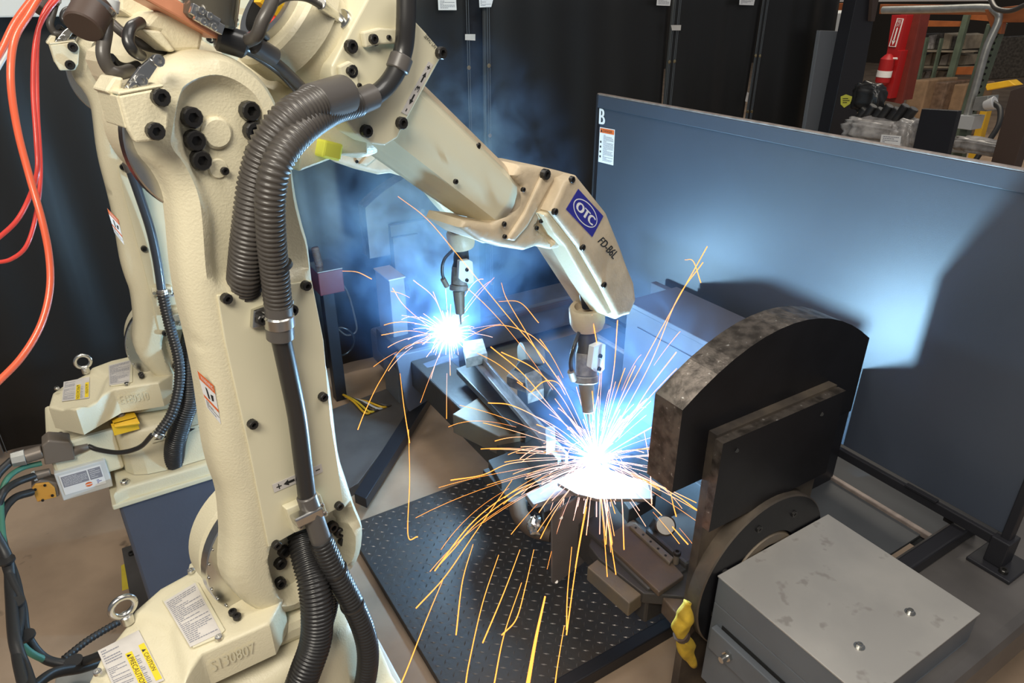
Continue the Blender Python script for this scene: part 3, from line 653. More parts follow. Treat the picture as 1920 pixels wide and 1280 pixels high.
# wire feeder bracket, cables and plugs at the elbow
wf = mv(ext('feeder_bracket', RP, [(280, -14), (312, -14), (427, 57), (420, 74), (408, 73), (270, -2)], .03, .05, COPPER, R1, .003))
V, F = cylg(RP.at(405, -70, .02), RP.at(392, 42, .03), .036, .036, 32, .004); mesh_obj('filter_bowl', V, F, SPK, wf, 'auto')
for (x, y) in ((384, 30), (392, 42)): 
    V, F = boxg(RP.at(x, y, -.01), (RD*.85-ZZ*.5, RD*.5+ZZ*.85, RA), (.020, .007, .004), .001); mesh_obj('hinge_plate', V, F, STEEL, wf)
rb([(376, 20), (392, 30), (380, 40), (400, 50)], -.014, .005, wf, 'steel')
mv(ext('motor_block', RP, [(263, 54), (291, 22), (330, 21), (384, 60), (377, 96), (327, 98), (302, 62)], .055, .14, CREAM, R1, .006))
ext('block_wedge', RP, [(263, 54), (302, 58), (330, 96), (318, 98)], .045, .05, CREAM, bpy.data.objects['motor_block'], .003)
mv(ext('arm_cover', RP, [(225, -14), (318, -10), (262, 42), (225, 20)], .12, .12, CREAM, R1, .004))
mv(ext('sensor_bracket', RP, [(232, 166), (262, 126), (288, 104), (300, 108), (299, 120), (270, 164)], -.018, .006, STEEL, R1, .001))
rb([(294, 113), (262, 151), (250, 164)], -.018, .008, bpy.data.objects['sensor_bracket'], 'steel')
mv(ext('sensor_block', RP, [(197, 172), (214, 144), (233, 146), (226, 172), (222, 185)], -.01, .05, CREAM, R1, .003))
for nm, pts, r, m in (('black_cable', [(264, 42, .05), (246, 52, .03), (240, 75, .02), (250, 95, .02), (264, 104, .05)], .0075, HOSED), ('signal_cable', [(202, 10, .06), (198, 60, .04), (193, 100, .03), (204, 128, .03), (222, 137, .03), (245, 132, .05)], .0085, HOSE),
                      ('signal_cable', [(208, 42, .12), (235, 65, .11), (270, 85, .10), (308, 93, .11)], .007, HOSE), ('motor_cable', [(404, 66, .05), (440, 82, .03), (470, 92, .04), (520, 120, .05), (572, 170, .06), (600, 200, .06)], .0085, HOSE),
                      ('motor_cable', [(440, 84, .05), (480, 103, .05), (525, 135, .07), (560, 172, .07)], .007, HOSE), ('motor_cable', [(455, 80, .03), (480, 68, .0), (492, 40, -.01), (508, 8, -.01), (520, -30, 0)], .0095, HOSE),
                      ('signal_cable', [(500, 70, .03), (491, 55, .0), (500, 25, -.01), (530, -2, -.01), (570, -4, 0), (600, 10, .02)], .005, HOSE), ('black_cable', [(205, 110, .06), (220, 125, .07), (240, 130, .08), (258, 125, .09)], .0085, HOSED)):
    mv(tube(nm, [RP.at(*p) for p in pts], r, m, R1))
mv(mesh_obj('cable_wrap', *cylg(RP.at(405, 68, .04), RP.at(462, 86, .03), .019, .019, 20, .004), HOSED, R1, 'auto'))
mv(mesh_obj('cable_wrap', *cylg(RP.at(476, 82, .03), RP.at(516, 108, .04), .014, .014, 20, .003), SLEEVE, R1, 'auto'))
pc = mv(mesh_obj('plug', *cylg(RP.at(600, 6, .02), RP.at(636, 36, .06), .0095, .0085, 16, .001), STEEL, R1, 'auto'))
mesh_obj('plug_flange', *cylg(RP.at(636, 34, .06), RP.at(645, 44, .065), .018, .020, 24, .002), STEEL, pc, 'auto')
dcn = mv(mesh_obj('sensor_housing', *cylg(RP.at(178, 8, .05), RP.at(155, 52, .03), .023, .023, 28, .002), DARKB, R1, 'auto'))
for p, r0 in (((162, 14), .03),): mesh_obj('collar', *cylg(RP.at(181, 2, .05), RP.at(175, 14, .05), .026, .026, 24, .002), STEEL, dcn, 'auto')
mesh_obj('cable_gland', *cylg(RP.at(204, -4, .05), RP.at(203, 24, .05), .013, .012, 20, .002), LIGHTG, dcn, 'auto')
# turret (turns) -----------------------------------------------------------------
TZ = .93
tu = mv(relief('turret', PZ(TZ), [(163, 1268), (185, 1224), (245, 1150), (300, 1102), (385, 1056), (450, 1060), (530, 1120), (505, 1168), (379, 1224), (338, 1285), (300, 1345), (180, 1335)], .085, .007, [(pol(uvs(PZ(TZ), [(130, 1235), (238, 1148), (322, 1172), (352, 1300), (180, 1370)])), .012, .02)], CREAM, R1, .008, smooth=0))
box('turret_body', J1[0]-.10, J1[0]+.12, J1[1]-.15, J1[1]+.15, .80, .86, CREAM, tu, .02)
pl_ = ext('name_plate', PZ(TZ+.001), [(303, 1124), (360, 1088), (372, 1092), (422, 1180), (405, 1196), (362, 1214)], -.003, .003, CREAMS, tu, .001)
q = Quad([pz(x, y, TZ+.0045) for x, y in ((307, 1128), (366, 1092), (415, 1186), (357, 1213))]); label_part('print_label', q, [PAPER, INKG], lambda q, mb, h: lines(q, mb, .05, .05, .95, .95, 26, h, 1), tu, .0004)
q = Quad([pz(x, y, TZ-.0095) for x, y in ((183, 1220), (260, 1181), (308, 1275), (222, 1310))])
def cl_(q, mb, h):
    lines(q, mb, .05, .05, .45, .35, 6, h, 1); lines(q, mb, .04, .42, .45, .96, 16, h, 1); lines(q, mb, .66, .42, .78, .96, 16, h, 1)
    Q2 = Quad([q.p(.66, .30), q.p(.66, 1.0), q.p(.50, 1.0), q.p(.50, .30)]); Q2.n = q.n
    Q2.rect(mb, 0, 0, 1, 1, h, 2); Q2.poly(mb, [(.04, .85), (.12, .85), (.08, .15)], h+.0003, 3); Q2.text(mb, 'PRECAUTION', .15, .15, .95, .85, h+.0003, 3)
    Q2 = Quad([q.p(.98, .26), q.p(.98, .96), q.p(.84, .96), q.p(.84, .26)]); Q2.n = q.n
    Q2.rect(mb, 0, 0, 1, 1, h, 2); Q2.poly(mb, [(.14, .85), (.22, .85), (.18, .15)], h+.0003, 3); Q2.text(mb, 'CAUTION', .26, .15, .75, .85, h+.0003, 3)
label_part('caution_label', q, [PAPER, INKG, LYEL, INK], cl_, tu, .0004)
# embossed serial on the turret side: stands upright just proud of the wall
sA, sB = pz(376, 1226, TZ), pz(500, 1170, TZ); sd = (sB-sA)/np.linalg.norm(sB-sA); sn = np.cross(sd, ZZ); sn = sn if sn@(CAM-sA) > 0 else -sn
q = Quad([sA+sd*.01+sn*.0012-ZZ*.024, sB-sd*.03+sn*.0012-ZZ*.024, sB-sd*.03+sn*.0012-ZZ*.052, sA+sd*.01+sn*.0012-ZZ*.052]); mb = MB(); q.text(mb, 'S130807', 0, 0, 1, 1, .002, 0, .004); mb.build('serial_lettering', RUSTL if 0 else CREAMS, tu)
rb([(359, 1072), (411, 1197), (184, 1262)], -.002, .007, tu, 'steel', PZ(TZ)); rb([(437, 1150), (445, 1158)], -.006, .008, tu, 'black', PZ(TZ))
ec = pz(238, 1160, TZ); eb = mv(mesh_obj('eye_bolt', *cylg(ec-ZZ*.01, ec+ZZ*.012, .012, .012, 20, .002), STEEL, R1, 'auto'))
mesh_obj('eye', *tubeg([ec+ZZ*.032+RD*.021*math.cos(a)+ZZ*.021*math.sin(a) for a in np.linspace(0, 2*math.pi, 25)], .006, 10), STEEL, eb, 'auto')
# base (fixed)
bs = relief('base_casting', Plane((J1[0], J1[1], .80), (1, 0, 0), (0, 1, 0), (0, 0, -1)), [(-.17, -.17), (.02, -.20), (.17, -.17), (.2, 0), (.17, .17), (0, .2), (-.17, .17), (-.2, 0)], .18, .05, [], CREAM, R1, .02, smooth=4, raw=True)
relief('base_flange', Plane((J1[0], J1[1], .618), (1, 0, 0), (0, 1, 0), (0, 0, -1)), [(-.225, -.20), (-.2, -.225), (.2, -.225), (.24, -.18), (.25, .1), (.2, .22), (-.2, .22), (-.225, .19)], .04, .01, [], CREAM, bs, .012, smooth=2, raw=True)
for x, y in ((-.2, -.2), (.19, -.2), (.2, .19), (-.2, .19)): bolt((J1[0]+x, J1[1]+y, .618), (0, 0, 1), .013, bs, 'steel')
al = label_part('axis_label', q4(J1[0]-.10, J1[0]+.06, .735, .755, J1[1]-.203), [CREAMS, INK], lambda q, mb, h: (arrow(q, mb, .4, .5, .05, .35, h, 1), q.text(mb, '1', .46, .15, .50, .85, h, 1), arrow(q, mb, .56, .5, .82, .35, h, 1), q.rect(mb, .88, .42, .99, .58, h, 1), q.rect(mb, .925, .1, .945, .9, h, 1)), bs)
cyl('end_cap', (J1[0]+.14, J1[1]-.16, .60), (J1[0]+.19, J1[1]-.20, .60), .018, YEL, R1)
# the rear robot: same machine, 1.1 m further along the cell, turned a little at its first axis
R2 = copy_tree(R1); R2.location = (J1[0], J1[1]+1.1, J1[2])
R2['label'] = 'rear cream robot arm with yellow bracket on its base, partly behind the near robot'
movn = {o.name for o in MOV}
for ch in R2.children:
    base = ch.name.rsplit('.', 1)[0] if ch.name[-4:-3] == '.' else ch.name
YAW = math.radians(-14)
m2 = {o.data.name for o in MOV}
for ch in R2.children:
    if ch.data and ch.data.name in m2: ch.rotation_euler.z = YAW
for ch in list(R2.children):                       # its serial reads differently
    for g in list(ch.children):
        if g.name.startswith('serial_lettering'):
            o2 = g
            mb = MB(); q.text(mb, 'E1E0510', 0, 0, 1, 1, .002, 0, .004); n = mb.build('serial_lettering', CREAMS, tu)
            o2.data = n.data; bpy.data.objects.remove(n)
        if g.name.startswith('caution_label') or g.name.startswith('print_label'): pass
D2 = np.array([0, 1.1, 0]); JB = J1+D2
rbx = box('rear_box', JB[0]-.37, JB[0]-.19, JB[1]-.15, JB[1]+.12, .64, .79, CREAM, R2, .01)
cbx = box('connector_box', JB[0]-.372, JB[0]-.235, JB[1]-.165, JB[1]-.05, .598, .70, LIGHTG, R2, .003)
PF = PY(JB[1]-.1655)
def lc(q, mb, h): q.rect(mb, .03, .08, .64, .62, h, 1); q.rect(mb, .67, .08, .97, .62, h, 1); lines(q, mb, .06, .14, .62, .6, 7, h+.0003, 0, fill=.25); lines(q, mb, .7, .14, .95, .6, 5, h+.0003, 0, fill=.25); q.poly(mb, [(.6+.09*math.cos(i*.524), .8+.12*math.sin(i*.524)) for i in range(12)], h, 2); q.rect(mb, .60-.09, .78, .60+.09, .82, h+.0003, 0); lines(q, mb, .80, .7, .93, .92, 3, h, 3)
label_part('rating_label', q4(JB[0]-.362, JB[0]-.25, .618, .690, JB[1]-.166), [WHITE, INKG, ORN, BLUE], lc, cbx)
for x, y, z in ((-.17, -.12, .792), (-.33, -.1, .792), (-.33, .08, .792), (-.2, .1, .792)): bolt((JB[0]+x, JB[1]+y, z-.003), (0, 0, 1), .008, rbx)
def s2(*p): return np.array(p)+D2
# yellow bracket with pin
yb = ext('stop_bracket', PZ(.83), [(202, 768), (247, 762), (262, 792), (214, 799)], 0, .006, YELP, R2, .002); 
c = pz(226, 778, .83); mesh_obj('pin_boss', *cylg(c, c+ZZ*.008, .014, .012, 20), RUSTL, yb, 'auto'); mesh_obj('pin', *cylg(c+ZZ*.005, c+ZZ*.06, .006, .006, 14, .001), STEEL, yb, 'auto')
box('bracket_leg', c[0]-.03, c[0]+.04, c[1]-.045, c[1]-.038, .79, .83, YELP, yb, .001)
yc = pz(154, 766, .80); cyl('yellow_cap', yc, yc+ZZ*.012, .026, YELP, R2)

# the rear robot's own dress: slimmer line on the left of its arm
for ch in list(R2.children):
    if ch.data and ch.data.name == H2.data.name:
        for g in list(ch.children): bpy.data.objects.remove(g)
        bpy.data.objects.remove(ch)
P2 = PHI-YAW; RD2 = np.array([math.sin(P2), math.cos(P2), 0]); RA2 = np.array([-math.cos(P2), math.sin(P2), 0])
RQ = Plane(RA2*(JB@RA2+RC-J1@RA), RD2, ZZ, RA2)
h = corr('ribbed_hose', [RQ.at(198, 188, -.0), RQ.at(212, 215, -.04), RQ.at(224, 262, -.05), RQ.at(243, 314, -.045)], .010, HOSE, R2, pitch=.009)
hb = tube('slate_hose', [RQ.at(241, 308, -.045), RQ.at(262, 368, -.04), RQ.at(282, 430, -.035), RQ.at(295, 490, -.03), RQ.at(304, 552, -.03)], .0125, mat('hose_slate', (.035, .042, .055), .35, coat=.3), R2, 16)
mesh_obj('hose_cuff', *cylg(RQ.at(238, 303, -.045), RQ.at(246, 322, -.045), .014, .014, 20, .002), SLEEVE, hb, 'auto')
h = corr('ribbed_hose', [RQ.at(304, 548, -.03), RQ.at(318, 610, -.045), RQ.at(334, 670, -.07), RQ.at(336, 720, -.09), RQ.at(322, 775, -.12), RQ.at(296, 815, -.14)], .0165, HOSED, R2, pitch=.009)
k = ext('clamp_bracket', RQ, [(284, 541), (322, 537), (324, 552), (286, 556)], -.022, .02, CREAMS, R2, .002); rb([(289, 549), (318, 545)], -.022, .005, k, 'steel', RQ)
mesh_obj('hose_clamp', *cylg(RQ.at(303, 541, -.03), RQ.at(305, 553, -.03), .0155, .0155, 20, .002), STEEL, k, 'auto')
mesh_obj('hose_clamp', *cylg(RQ.at(300, 810, -.135), RQ.at(293, 820, -.14), .018, .018, 20, .002), STEEL, h, 'auto')
# ------------------------------------------------------------------ weld points, arc light
PW = RP.at(1118, 868, .035)
ARC1 = PW; ARC2 = pz(842, 632, .66)
point('arc_light', ARC1+ZZ*.045, 95, (.36, .68, 1.0), .045)
point('arc_light', ARC2+ZZ*.05, 34, (.36, .68, 1.0), .04)
def plasma(p, lab, s, st):     # glowing gas ball of the arc: emitting volume, bright core, blue rim
    bm = bmesh.new(); bmesh.ops.create_icosphere(bm, subdivisions=3, radius=1)
    for v in bm.verts: v.co = Vector((v.co.x*s, v.co.y*s, v.co.z*s*.85))
    me = bpy.data.meshes.new('arc_glow'); bm.to_mesh(me); bm.free(); o = bpy.data.objects.new('arc_glow', me); COL.objects.link(o); o.location = p
    m = bpy.data.materials.new('arc_plasma'); m.use_nodes = True; nt = m.node_tree; nt.nodes.clear(); N = nt.nodes.new; L = nt.links.new
    out = N('ShaderNodeOutputMaterial'); em = N('ShaderNodeEmission'); tc = N('ShaderNodeTexCoord')
    ln = N('ShaderNodeVectorMath'); ln.operation = 'LENGTH'; L(tc.outputs['Object'], ln.inputs[0])
    nz = N('ShaderNodeTexNoise'); nz.inputs['Scale'].default_value = 22; nz.inputs['Detail'].default_value = 3; L(tc.outputs['Object'], nz.inputs['Vector'])
    ad = N('ShaderNodeMath'); ad.operation = 'MULTIPLY_ADD'; L(nz.outputs['Fac'], ad.inputs[0]); ad.inputs[1].default_value = s*.5; L(ln.outputs['Value'], ad.inputs[2])
    mr = N('ShaderNodeMapRange'); mr.inputs[1].default_value = s*1.12; mr.inputs[2].default_value = s*.28; L(ad.outputs[0], mr.inputs[0])
    pw = N('ShaderNodeMath'); pw.operation = 'POWER'; L(mr.outputs[0], pw.inputs[0]); pw.inputs[1].default_value = 3.6
    ml = N('ShaderNodeMath'); ml.operation = 'MULTIPLY'; L(pw.outputs[0], ml.inputs[0]); ml.inputs[1].default_value = st
    em.inputs[0].default_value = (.22, .45, 1, 1); L(ml.outputs[0], em.inputs[1]); L(em.outputs[0], out.inputs['Volume']); me.materials.append(m)
    return tag(o, lab, 'welding arc')
plasma(ARC1+ZZ*.02, 'larger white welding arc under the near torch', .135, 22)
plasma(ARC2+ZZ*.02, 'smaller white welding arc beside the rear torch', .19, 75)
# ------------------------------------------------------------------ the turning fixture
FX = thing('weld_fixture', 'long sooty steel turning fixture bar with clamp blocks between the stations', 'fixture', (1.2, 1.8, .4))
box('main_tube', 1.13, 1.30, 1.062, 3.16, .30, .44, FIXM, FX, .008)
def zb(name, pts, z, th, m, par=None, r=.004): return ext(name, PZ(z), pts, 0, th, m, par or FX, r)
zb('clamp_block', [(1101, 1062), (1122, 1046), (1206, 1111), (1180, 1131)], .42, .055, RUSTL)
for p in ((1164, 1125), (1162, 1150)): cyl('bolt_hole', px(p[0]-20, p[1]-14, pz(1150, 1100, .4)[0]-.0), px(p[0]-20, p[1]-14, pz(1150, 1100, .4)[0]-.004), .006, HOLE, FX, n=10)
zb('base_plate', [(1104, 1022), (1118, 975), (1185, 965), (1290, 1065), (1300, 1120), (1206, 1112), (1122, 1046)], .43, .04, FIXM)
zb('slide_plate', [(1128, 1010), (1188, 972), (1283, 1078), (1236, 1110)], .452, .02, RUST)
zb('hole_strip', [(1180, 985), (1190, 980), (1264, 1045), (1256, 1055)], .465, .014, RUSTL)
for i in range(5):
    c = pz(1192+i*14, 989+i*13, .466); cyl('strip_hole', c, c+ZZ*.001, .004, HOLE, FX, n=10)
c = pz(1267, 1055, .452); cyl('locator_pin', c, c+ZZ*.035, .009, RUSTL, FX); bolt(c+ZZ*.035, (0, 0, 1), .012, FX)
zb('end_block', [(1242, 1120), (1290, 1085), (1330, 1130), (1290, 1175)], .42, .06, RUST)
zb('toggle_base', [(1150, 915), (1200, 895), (1232, 925), (1180, 955)], .50, .06, FIXM)
mesh_obj('toggle_arm', *tubeg(spline([pz(1190, 930, .52), pz(1215, 915, .56), pz(1238, 925, .54)], 6), .012, 10), FIXM, FX, 'auto')
cyl('toggle_knob', pz(1226, 990, .47), pz(1236, 975, .50), .018, DSTEEL, FX)
box('side_arm', 1.28, 1.50, 1.062, 1.25, .30, .46, FIXM, FX, .01)
mesh_obj('rotary_coupler', *cylg(py(1248, 985, 1.09), py(1248, 985, 1.03), .028, .028, 24, .004), DSTEEL, FX, 'auto')
# rear half
zb('clamp_block', [(848, 776), (921, 729), (990, 808), (936, 818)], .48, .09, RUSTL)
zb('clamp_block', [(921, 729), (940, 735), (1000, 800), (985, 812)], .50, .05, FIXM)
zb('bridge_plate', [(855, 690), (905, 672), (1010, 790), (960, 800)], .53, .03, FIXM)
for i in range(4):
    c = pz(935+i*10, 747+i*9, .502); cyl('strip_hole', c, c+ZZ*.001, .007, HOLE, FX, n=10)
zb('pad_block', [(1010, 905), (1085, 880), (1110, 930), (1020, 960)], .47, .06, FIXM)
zb('pad_block', [(915, 862), (965, 842), (1000, 880), (940, 905)], .45, .09, FIXM)
zb('outrigger', [(905, 880), (960, 860), (990, 935), (975, 960)], .42, .05, FIXM)
V, F = cylg(pz(975, 690, .60), pz(1040, 735, .56), .045, .045, 28, .004); mesh_obj('hose_drum', V, F, FIXM, FX, 'auto')
V, F = cylg(pz(978, 668, .62), pz(1015, 662, .62), .06, .05, 28, .004); mesh_obj('drum_cover', V, F, LIGHTG if 0 else CONN, FX, 'auto')
# the part being welded
WP = thing('work_piece', 'bright welded steel frame part running from rear arc to near arc', 'metal part', ARC1)
zb('angle_bar', [(868, 652), (884, 646), (1062, 850), (1046, 862)], .60, .02, WORK, WP, .002)
zb('angle_web', [(884, 648), (888, 648), (1066, 850), (1060, 850)], .63, .04, WORK, WP, .001)
for pts, z in (([(868, 640), (905, 634), (914, 662), (874, 672)], .65), ([(985, 700), (1012, 690), (1020, 728), (990, 738)], .65), ([(1022, 800), (1040, 797), (1042, 826), (1024, 832)], .64), ([(960, 690), (1000, 700), (995, 722), (950, 705)], .61)):
    zb('tab', pts, z, .045, TORCHG, WP, .002)
ep = PY(1.40)
epp = [(1035, 968), (1040, 960), (1112, 914), (1118, 918), (1108, 1035), (1098, 1052), (1042, 1096), (1035, 1092)]
WPL = mat('plate_steel', (.28, .25, .24), .38, .6, var=.15)
e = ext('end_plate', ep, epp, 0, .008, WPL, WP, .0015)
for p in ((1052, 970), (1043, 1090)): cyl('plate_hole', ep.at(*p, -.001), ep.at(*p, .0005), .006, PAPER, WP, n=12)
zb('cross_bar', [(985, 925), (1085, 880), (1130, 880), (1120, 905), (1000, 945)], .60, .02, WORK, WP, .002)
zb('weld_plate', [(1045, 905), (1110, 868), (1215, 905), (1225, 935), (1120, 935), (1080, 925)], float(ARC1[2])-.035, .012, WPL, WP, .002)  # added plate under the near arc, shades the fixture and platform below
#zb('weld_plate', [(800, 655), (850, 640), (880, 650), (890, 670), (850, 676)], float(ARC2[2])-.035, .012, FIXM, WP, .002)
# rusty elbow with bright spatter
el = thing('rusted_elbow', 'rusted pipe elbow crusted with bright spatter under the near arc', 'pipe', pz(1000, 980, .35))
P = spline([pz(968, 935, .45), pz(975, 965, .40), pz(998, 990, .36), pz(1035, 1000, .36)], 8)
mesh_obj('elbow', *tubeg(P, .030, 16), RUST, el, 'auto')
bm = bmesh.new(); bmesh.ops.create_icosphere(bm, subdivisions=3, radius=.033)
for v in bm.verts: v.co *= 1+.25*math.sin(v.co.x*190)*math.sin(v.co.y*170+1)*math.sin(v.co.z*150)
me = bpy.data.meshes.new('spatter_crust'); bm.to_mesh(me); bm.free(); me.materials.append(STEEL); o = bpy.data.objects.new('spatter_crust', me); link(o, el); o.location = Vector(pz(1005, 985, .385)-org(el))
# leather sleeve
def blob_tube(name, pts, rs, m, lab, cat, seed=1):
    P = spline(pts, 8); n = len(P); rnd = random.Random(seed); R = list(np.interp(np.linspace(0, 1, n), np.linspace(0, 1, len(rs)), rs))
    V, F = tubeg(P, R, 22); V = [np.array(v)+np.array([.004*math.sin(v[0]*140+v[2]*90), .004*math.sin(v[1]*150+v[2]*60), .003*math.sin(v[0]*110)]) for v in V]
    o = mesh_obj(name, V, F, m, None, True); return tag(o, lab, cat)
blob_tube('leather_sleeve', [py(1290, 1128, .90), py(1281, 1160, .90), py(1277, 1190, .90), py(1288, 1215, .90), py(1300, 1245, .90)], [.012, .026, .019, .024, .008], LEATH, 'yellow leather sleeve tied beside the brown turning plate', 'leather sleeve')
mesh_obj('sleeve_tie', *cylg(py(1276, 1186, .90)-ZZ*.003, py(1280, 1192, .90), .0215, .0215, 20), DARKB, bpy.data.objects['leather_sleeve'], 'auto')
# ------------------------------------------------------------------ tail end (far)
YT = 3.2
td = halfdisc('turning_plate', YT, .10, 'far grey arch-topped turning plate behind the rear torch')
TG = mat('tail_paint', (.075, .08, .10), .4, .2, var=.15)
for ch in td.children:
    ch.data.materials[0] = TG
V, F = bb(1.262, 1.762, YT-.03, YT, .10, .96); mesh_obj('arm_plate', V, F, TG, td)
V, F = bb(1.262, 1.40, YT-.05, YT-.03, .12, .90); mesh_obj('rib', V, F, TG, td)
bolt((1.45, YT, 1.0), (0, -1, 0), .014, td, 'steel')
tb = thing('tail_box', 'upright grey steel box left of the far turning plate', 'machine cover', (1.22, 3.1, 0))
box('body', 1.165, 1.245, 3.0, 3.185, .02, .745, LIGHTG if 0 else GREYP, tb, .004); box('lid', 1.16, 1.25, 2.995, 3.19, .745, .752, BOXTOP, tb, .002)
bb_ = thing('tail_beam', 'grey cross beam on the floor in front of the far curtain', 'beam', (2.0, 3.3, 0))
box('beam', 1.2, 3.4, 3.22, 3.46, .10, .30, BEAMG, bb_, .02); box('cap_strip', 1.25, 3.3, 3.20, 3.22, .26, .29, DARKB, bb_, .002)
for x in (1.4, 3.2): box('leg', x-.05, x+.05, 3.26, 3.42, 0, .10, DARKB, bb_)
sw = thing('swing_bracket', 'dark blue-grey swing bracket under the rear arc', 'bracket', (1.3, 2.6, .3))
ext('web', PY(2.72), [(742, 668), (858, 640), (850, 700), (800, 752), (768, 772), (762, 760)], 0, .03, NAVY, sw, .003)
ext('lower_web', PY(2.62), [(800, 690), (860, 668), (870, 760), (850, 775), (820, 730)], 0, .05, NAVY, sw, .003)
# small things near the far curtain
rbx2 = thing('red_control_box', 'dark red box with steel lid behind the near arm', 'box', py(610, 520, 3.3))
c = py(608, 512, 3.3); box('body', c[0]-.055, c[0]+.07, c[1]-.08, c[1]+.08, c[2]-.085, c[2]+.035, OXR, rbx2); box('lid', c[0]-.057, c[0]+.072, c[1]-.082, c[1]+.082, c[2]+.035, c[2]+.042, STEEL, rbx2)
box('stand', c[0]-.03, c[0]+.03, c[1]-.03, c[1]+.03, 0, c[2]-.085, FRAMEM, rbx2); corr('spring', [c+np.array([-.02, 0, .04]), c+np.array([-.03, 0, .14])], .02, RUST, rbx2)
def cab(name, pts, r, m, lab, cat='cable', group=None, n=10):
    o = mesh_obj(name, *tubeg(spline(pts, 10), r, n), m, None, 'auto'); return tag(o, lab, cat, group)
cab('thin_lead', [py(624, 512, 3.3), py(650, 545, 3.3), py(664, 590, 3.3), py(668, 620, 3.3), py(650, 628, 3.3), py(632, 615, 3.3)], .005, HOSE, 'thin grey cord hanging from the dark red box')
lp = []
for i in range(40): a = i*.5; lp.append(py(640+24*math.cos(a), 640+26*math.sin(a)*1.0, 3.3)+np.array([0, .01*math.sin(i), 0]))
cab('coiled_cable', lp, .006, DSTEEL, 'small dark coil of cable by the curtain behind the near arm')
for i in range(6):
    cab('floor_wire', [pz(636+i*4, 735+i*3, .02), pz(662+i*6, 752, .06), pz(690+i*7, 775-i*3, .06), pz(712+i*6, 745+i*3, .02)], .006, [YELP, TAPE, HOSE, LIGHTG, YELP, HOSE][i], '%s loose floor wire, counted from the near arm toward the black rail' % ['first', 'second', 'third', 'fourth', 'fifth', 'sixth'][i], group='loose floor wires')
# ------------------------------------------------------------------ red and orange air hoses, top left
HP = Plane(FW*1.15+CAM, RT, UP, FW)
def hs(name, pts, r, m, lab): return cab(name, [HP.at(x, y, w) for x, y, w in pts], r, m, lab, 'hose', None, 14)
hs('air_hose', [(88, -30, 0), (55, 25, 0), (27, 75, 0), (20, 150, 0), (32, 240, .02), (55, 330, .04), (78, 410, .05), (92, 480, .06), (93, 545, .06), (76, 610, .05), (40, 670, .03), (-10, 722, 0)], .0058, RED, 'thick orange air hose sweeping from the top left to the left edge')
hs('air_hose', [(75, -20, .05), (30, 40, .05), (5, 90, .05), (-15, 130, .05)], .0062, RED, 'short thick orange hose leaving at the top left corner')
hs('air_hose', [(135, -30, .1), (90, 20, .1), (68, 70, .1), (62, 160, .1), (68, 260, .1), (70, 320, .1), (55, 370, .12), (30, 415, .12), (-10, 452, .12)], .0042, REDW, 'thin red hose nearest the robot, bending to the left edge')
hs('air_hose', [(125, -30, .14), (84, 20, .14), (70, 80, .14), (70, 200, .14), (76, 320, .14), (68, 400, .15), (50, 460, .15), (20, 486, .15), (-15, 493, .15)], .0038, REDW, 'thin red hose with the lowest loop at the left edge')
hs('air_hose', [(45, 40, .03), (25, 80, .03), (2, 120, .03), (-15, 150, .03)], .0030, LIGHTG, 'slim pale tube under the orange hoses at top left')
# ------------------------------------------------------------------ plugs and cables at the rear robot's back
hood = thing('plug_hood', 'brown-grey angular plug hood on the rear robot base', 'connector', pz(110, 850, .78))
Q = PY(2.20)
ext('shell', Q, [(78, 836), (90, 826), (130, 828), (137, 838), (141, 862), (84, 872)], -.03, .06, CONN, hood, .004)
mesh_obj('gland', *cylg(py(135, 846, 2.19), py(166, 836, 2.19), .017, .010, 20, .001), CONN, hood, 'auto'); mesh_obj('gland', *cylg(py(80, 846, 2.19), py(48, 856, 2.19), .020, .020, 20, .002), CONN, hood, 'auto')
mesh_obj('gland_nut', *cylg(py(48, 856, 2.19), py(22, 862, 2.19), .024, .022, 8, .001), GALV, hood, 'auto')
oh = thing('plug_hood', 'orange-capped plug under the white label on the rear robot base', 'connector', pz(85, 920, .62))
ext('shell', Q, [(58, 912), (74, 900), (108, 905), (112, 930), (70, 942)], -.02, .05, CONN, oh, .004); ext('cap', Q, [(60, 916), (66, 908), (92, 905), (103, 915), (106, 932), (70, 941)], -.028, .008, mat('plug_orange', (.62, .30, .05), .5), oh, .002)
for p in ((66, 917), (84, 909), (98, 928), (80, 937)): bolt(Q.at(*p, -.028), (0, -1, 0), .004, oh)
gc = thing('cable_gland', 'pale round cable gland above the orange-capped plug', 'connector', pz(80, 890, .66))
mesh_obj('sleeve', *cylg(py(94, 884, 2.19), py(64, 892, 2.19), .011, .014, 20, .001), CONN, gc, 'auto'); mesh_obj('ring', *cylg(py(68, 891, 2.19), py(62, 893, 2.19), .016, .016, 20, .001), LIGHTG, gc, 'auto')
def cc(name, pts, r, m, lab, g=None): return cab(name, [py(x, y, Y) for x, y, Y in pts], r, m, lab, 'cable', g)
cc('robot_cable', [(166, 836, 2.19), (185, 843, 2.17), (225, 848, 2.12), (262, 838, 2.08), (285, 815, 2.04)], .0075, HOSED, 'grey cable curving from the plug hood to the rear arm conduit')
cc('robot_cable', [(22, 863, 2.19), (-5, 890, 2.15), (-25, 930, 2.1)], .012, WIRE, 'fat black cable leaving the plug hood at the left edge')
cc('ground_cable', [(78, 868, 2.2), (40, 878, 2.19), (12, 900, 2.15), (2, 940, 2.1), (8, 1030, 1.9), (25, 1120, 1.75), (28, 1180, 1.6), (60, 1225, 1.55), (130, 1245, 1.55), (190, 1225, 1.5)], .008, GREEN, 'green ground cable running down the left edge')
cc('robot_cable', [(64, 892, 2.18), (30, 905, 2.15), (5, 925, 2.1), (-5, 970, 2.05), (12, 1060, 1.85), (40, 1130, 1.7), (50, 1190, 1.6), (85, 1235, 1.55), (140, 1243, 1.52), (200, 1225, 1.45)], .011, WIRE, 'thick black cable from the pale gland looping down the left edge')
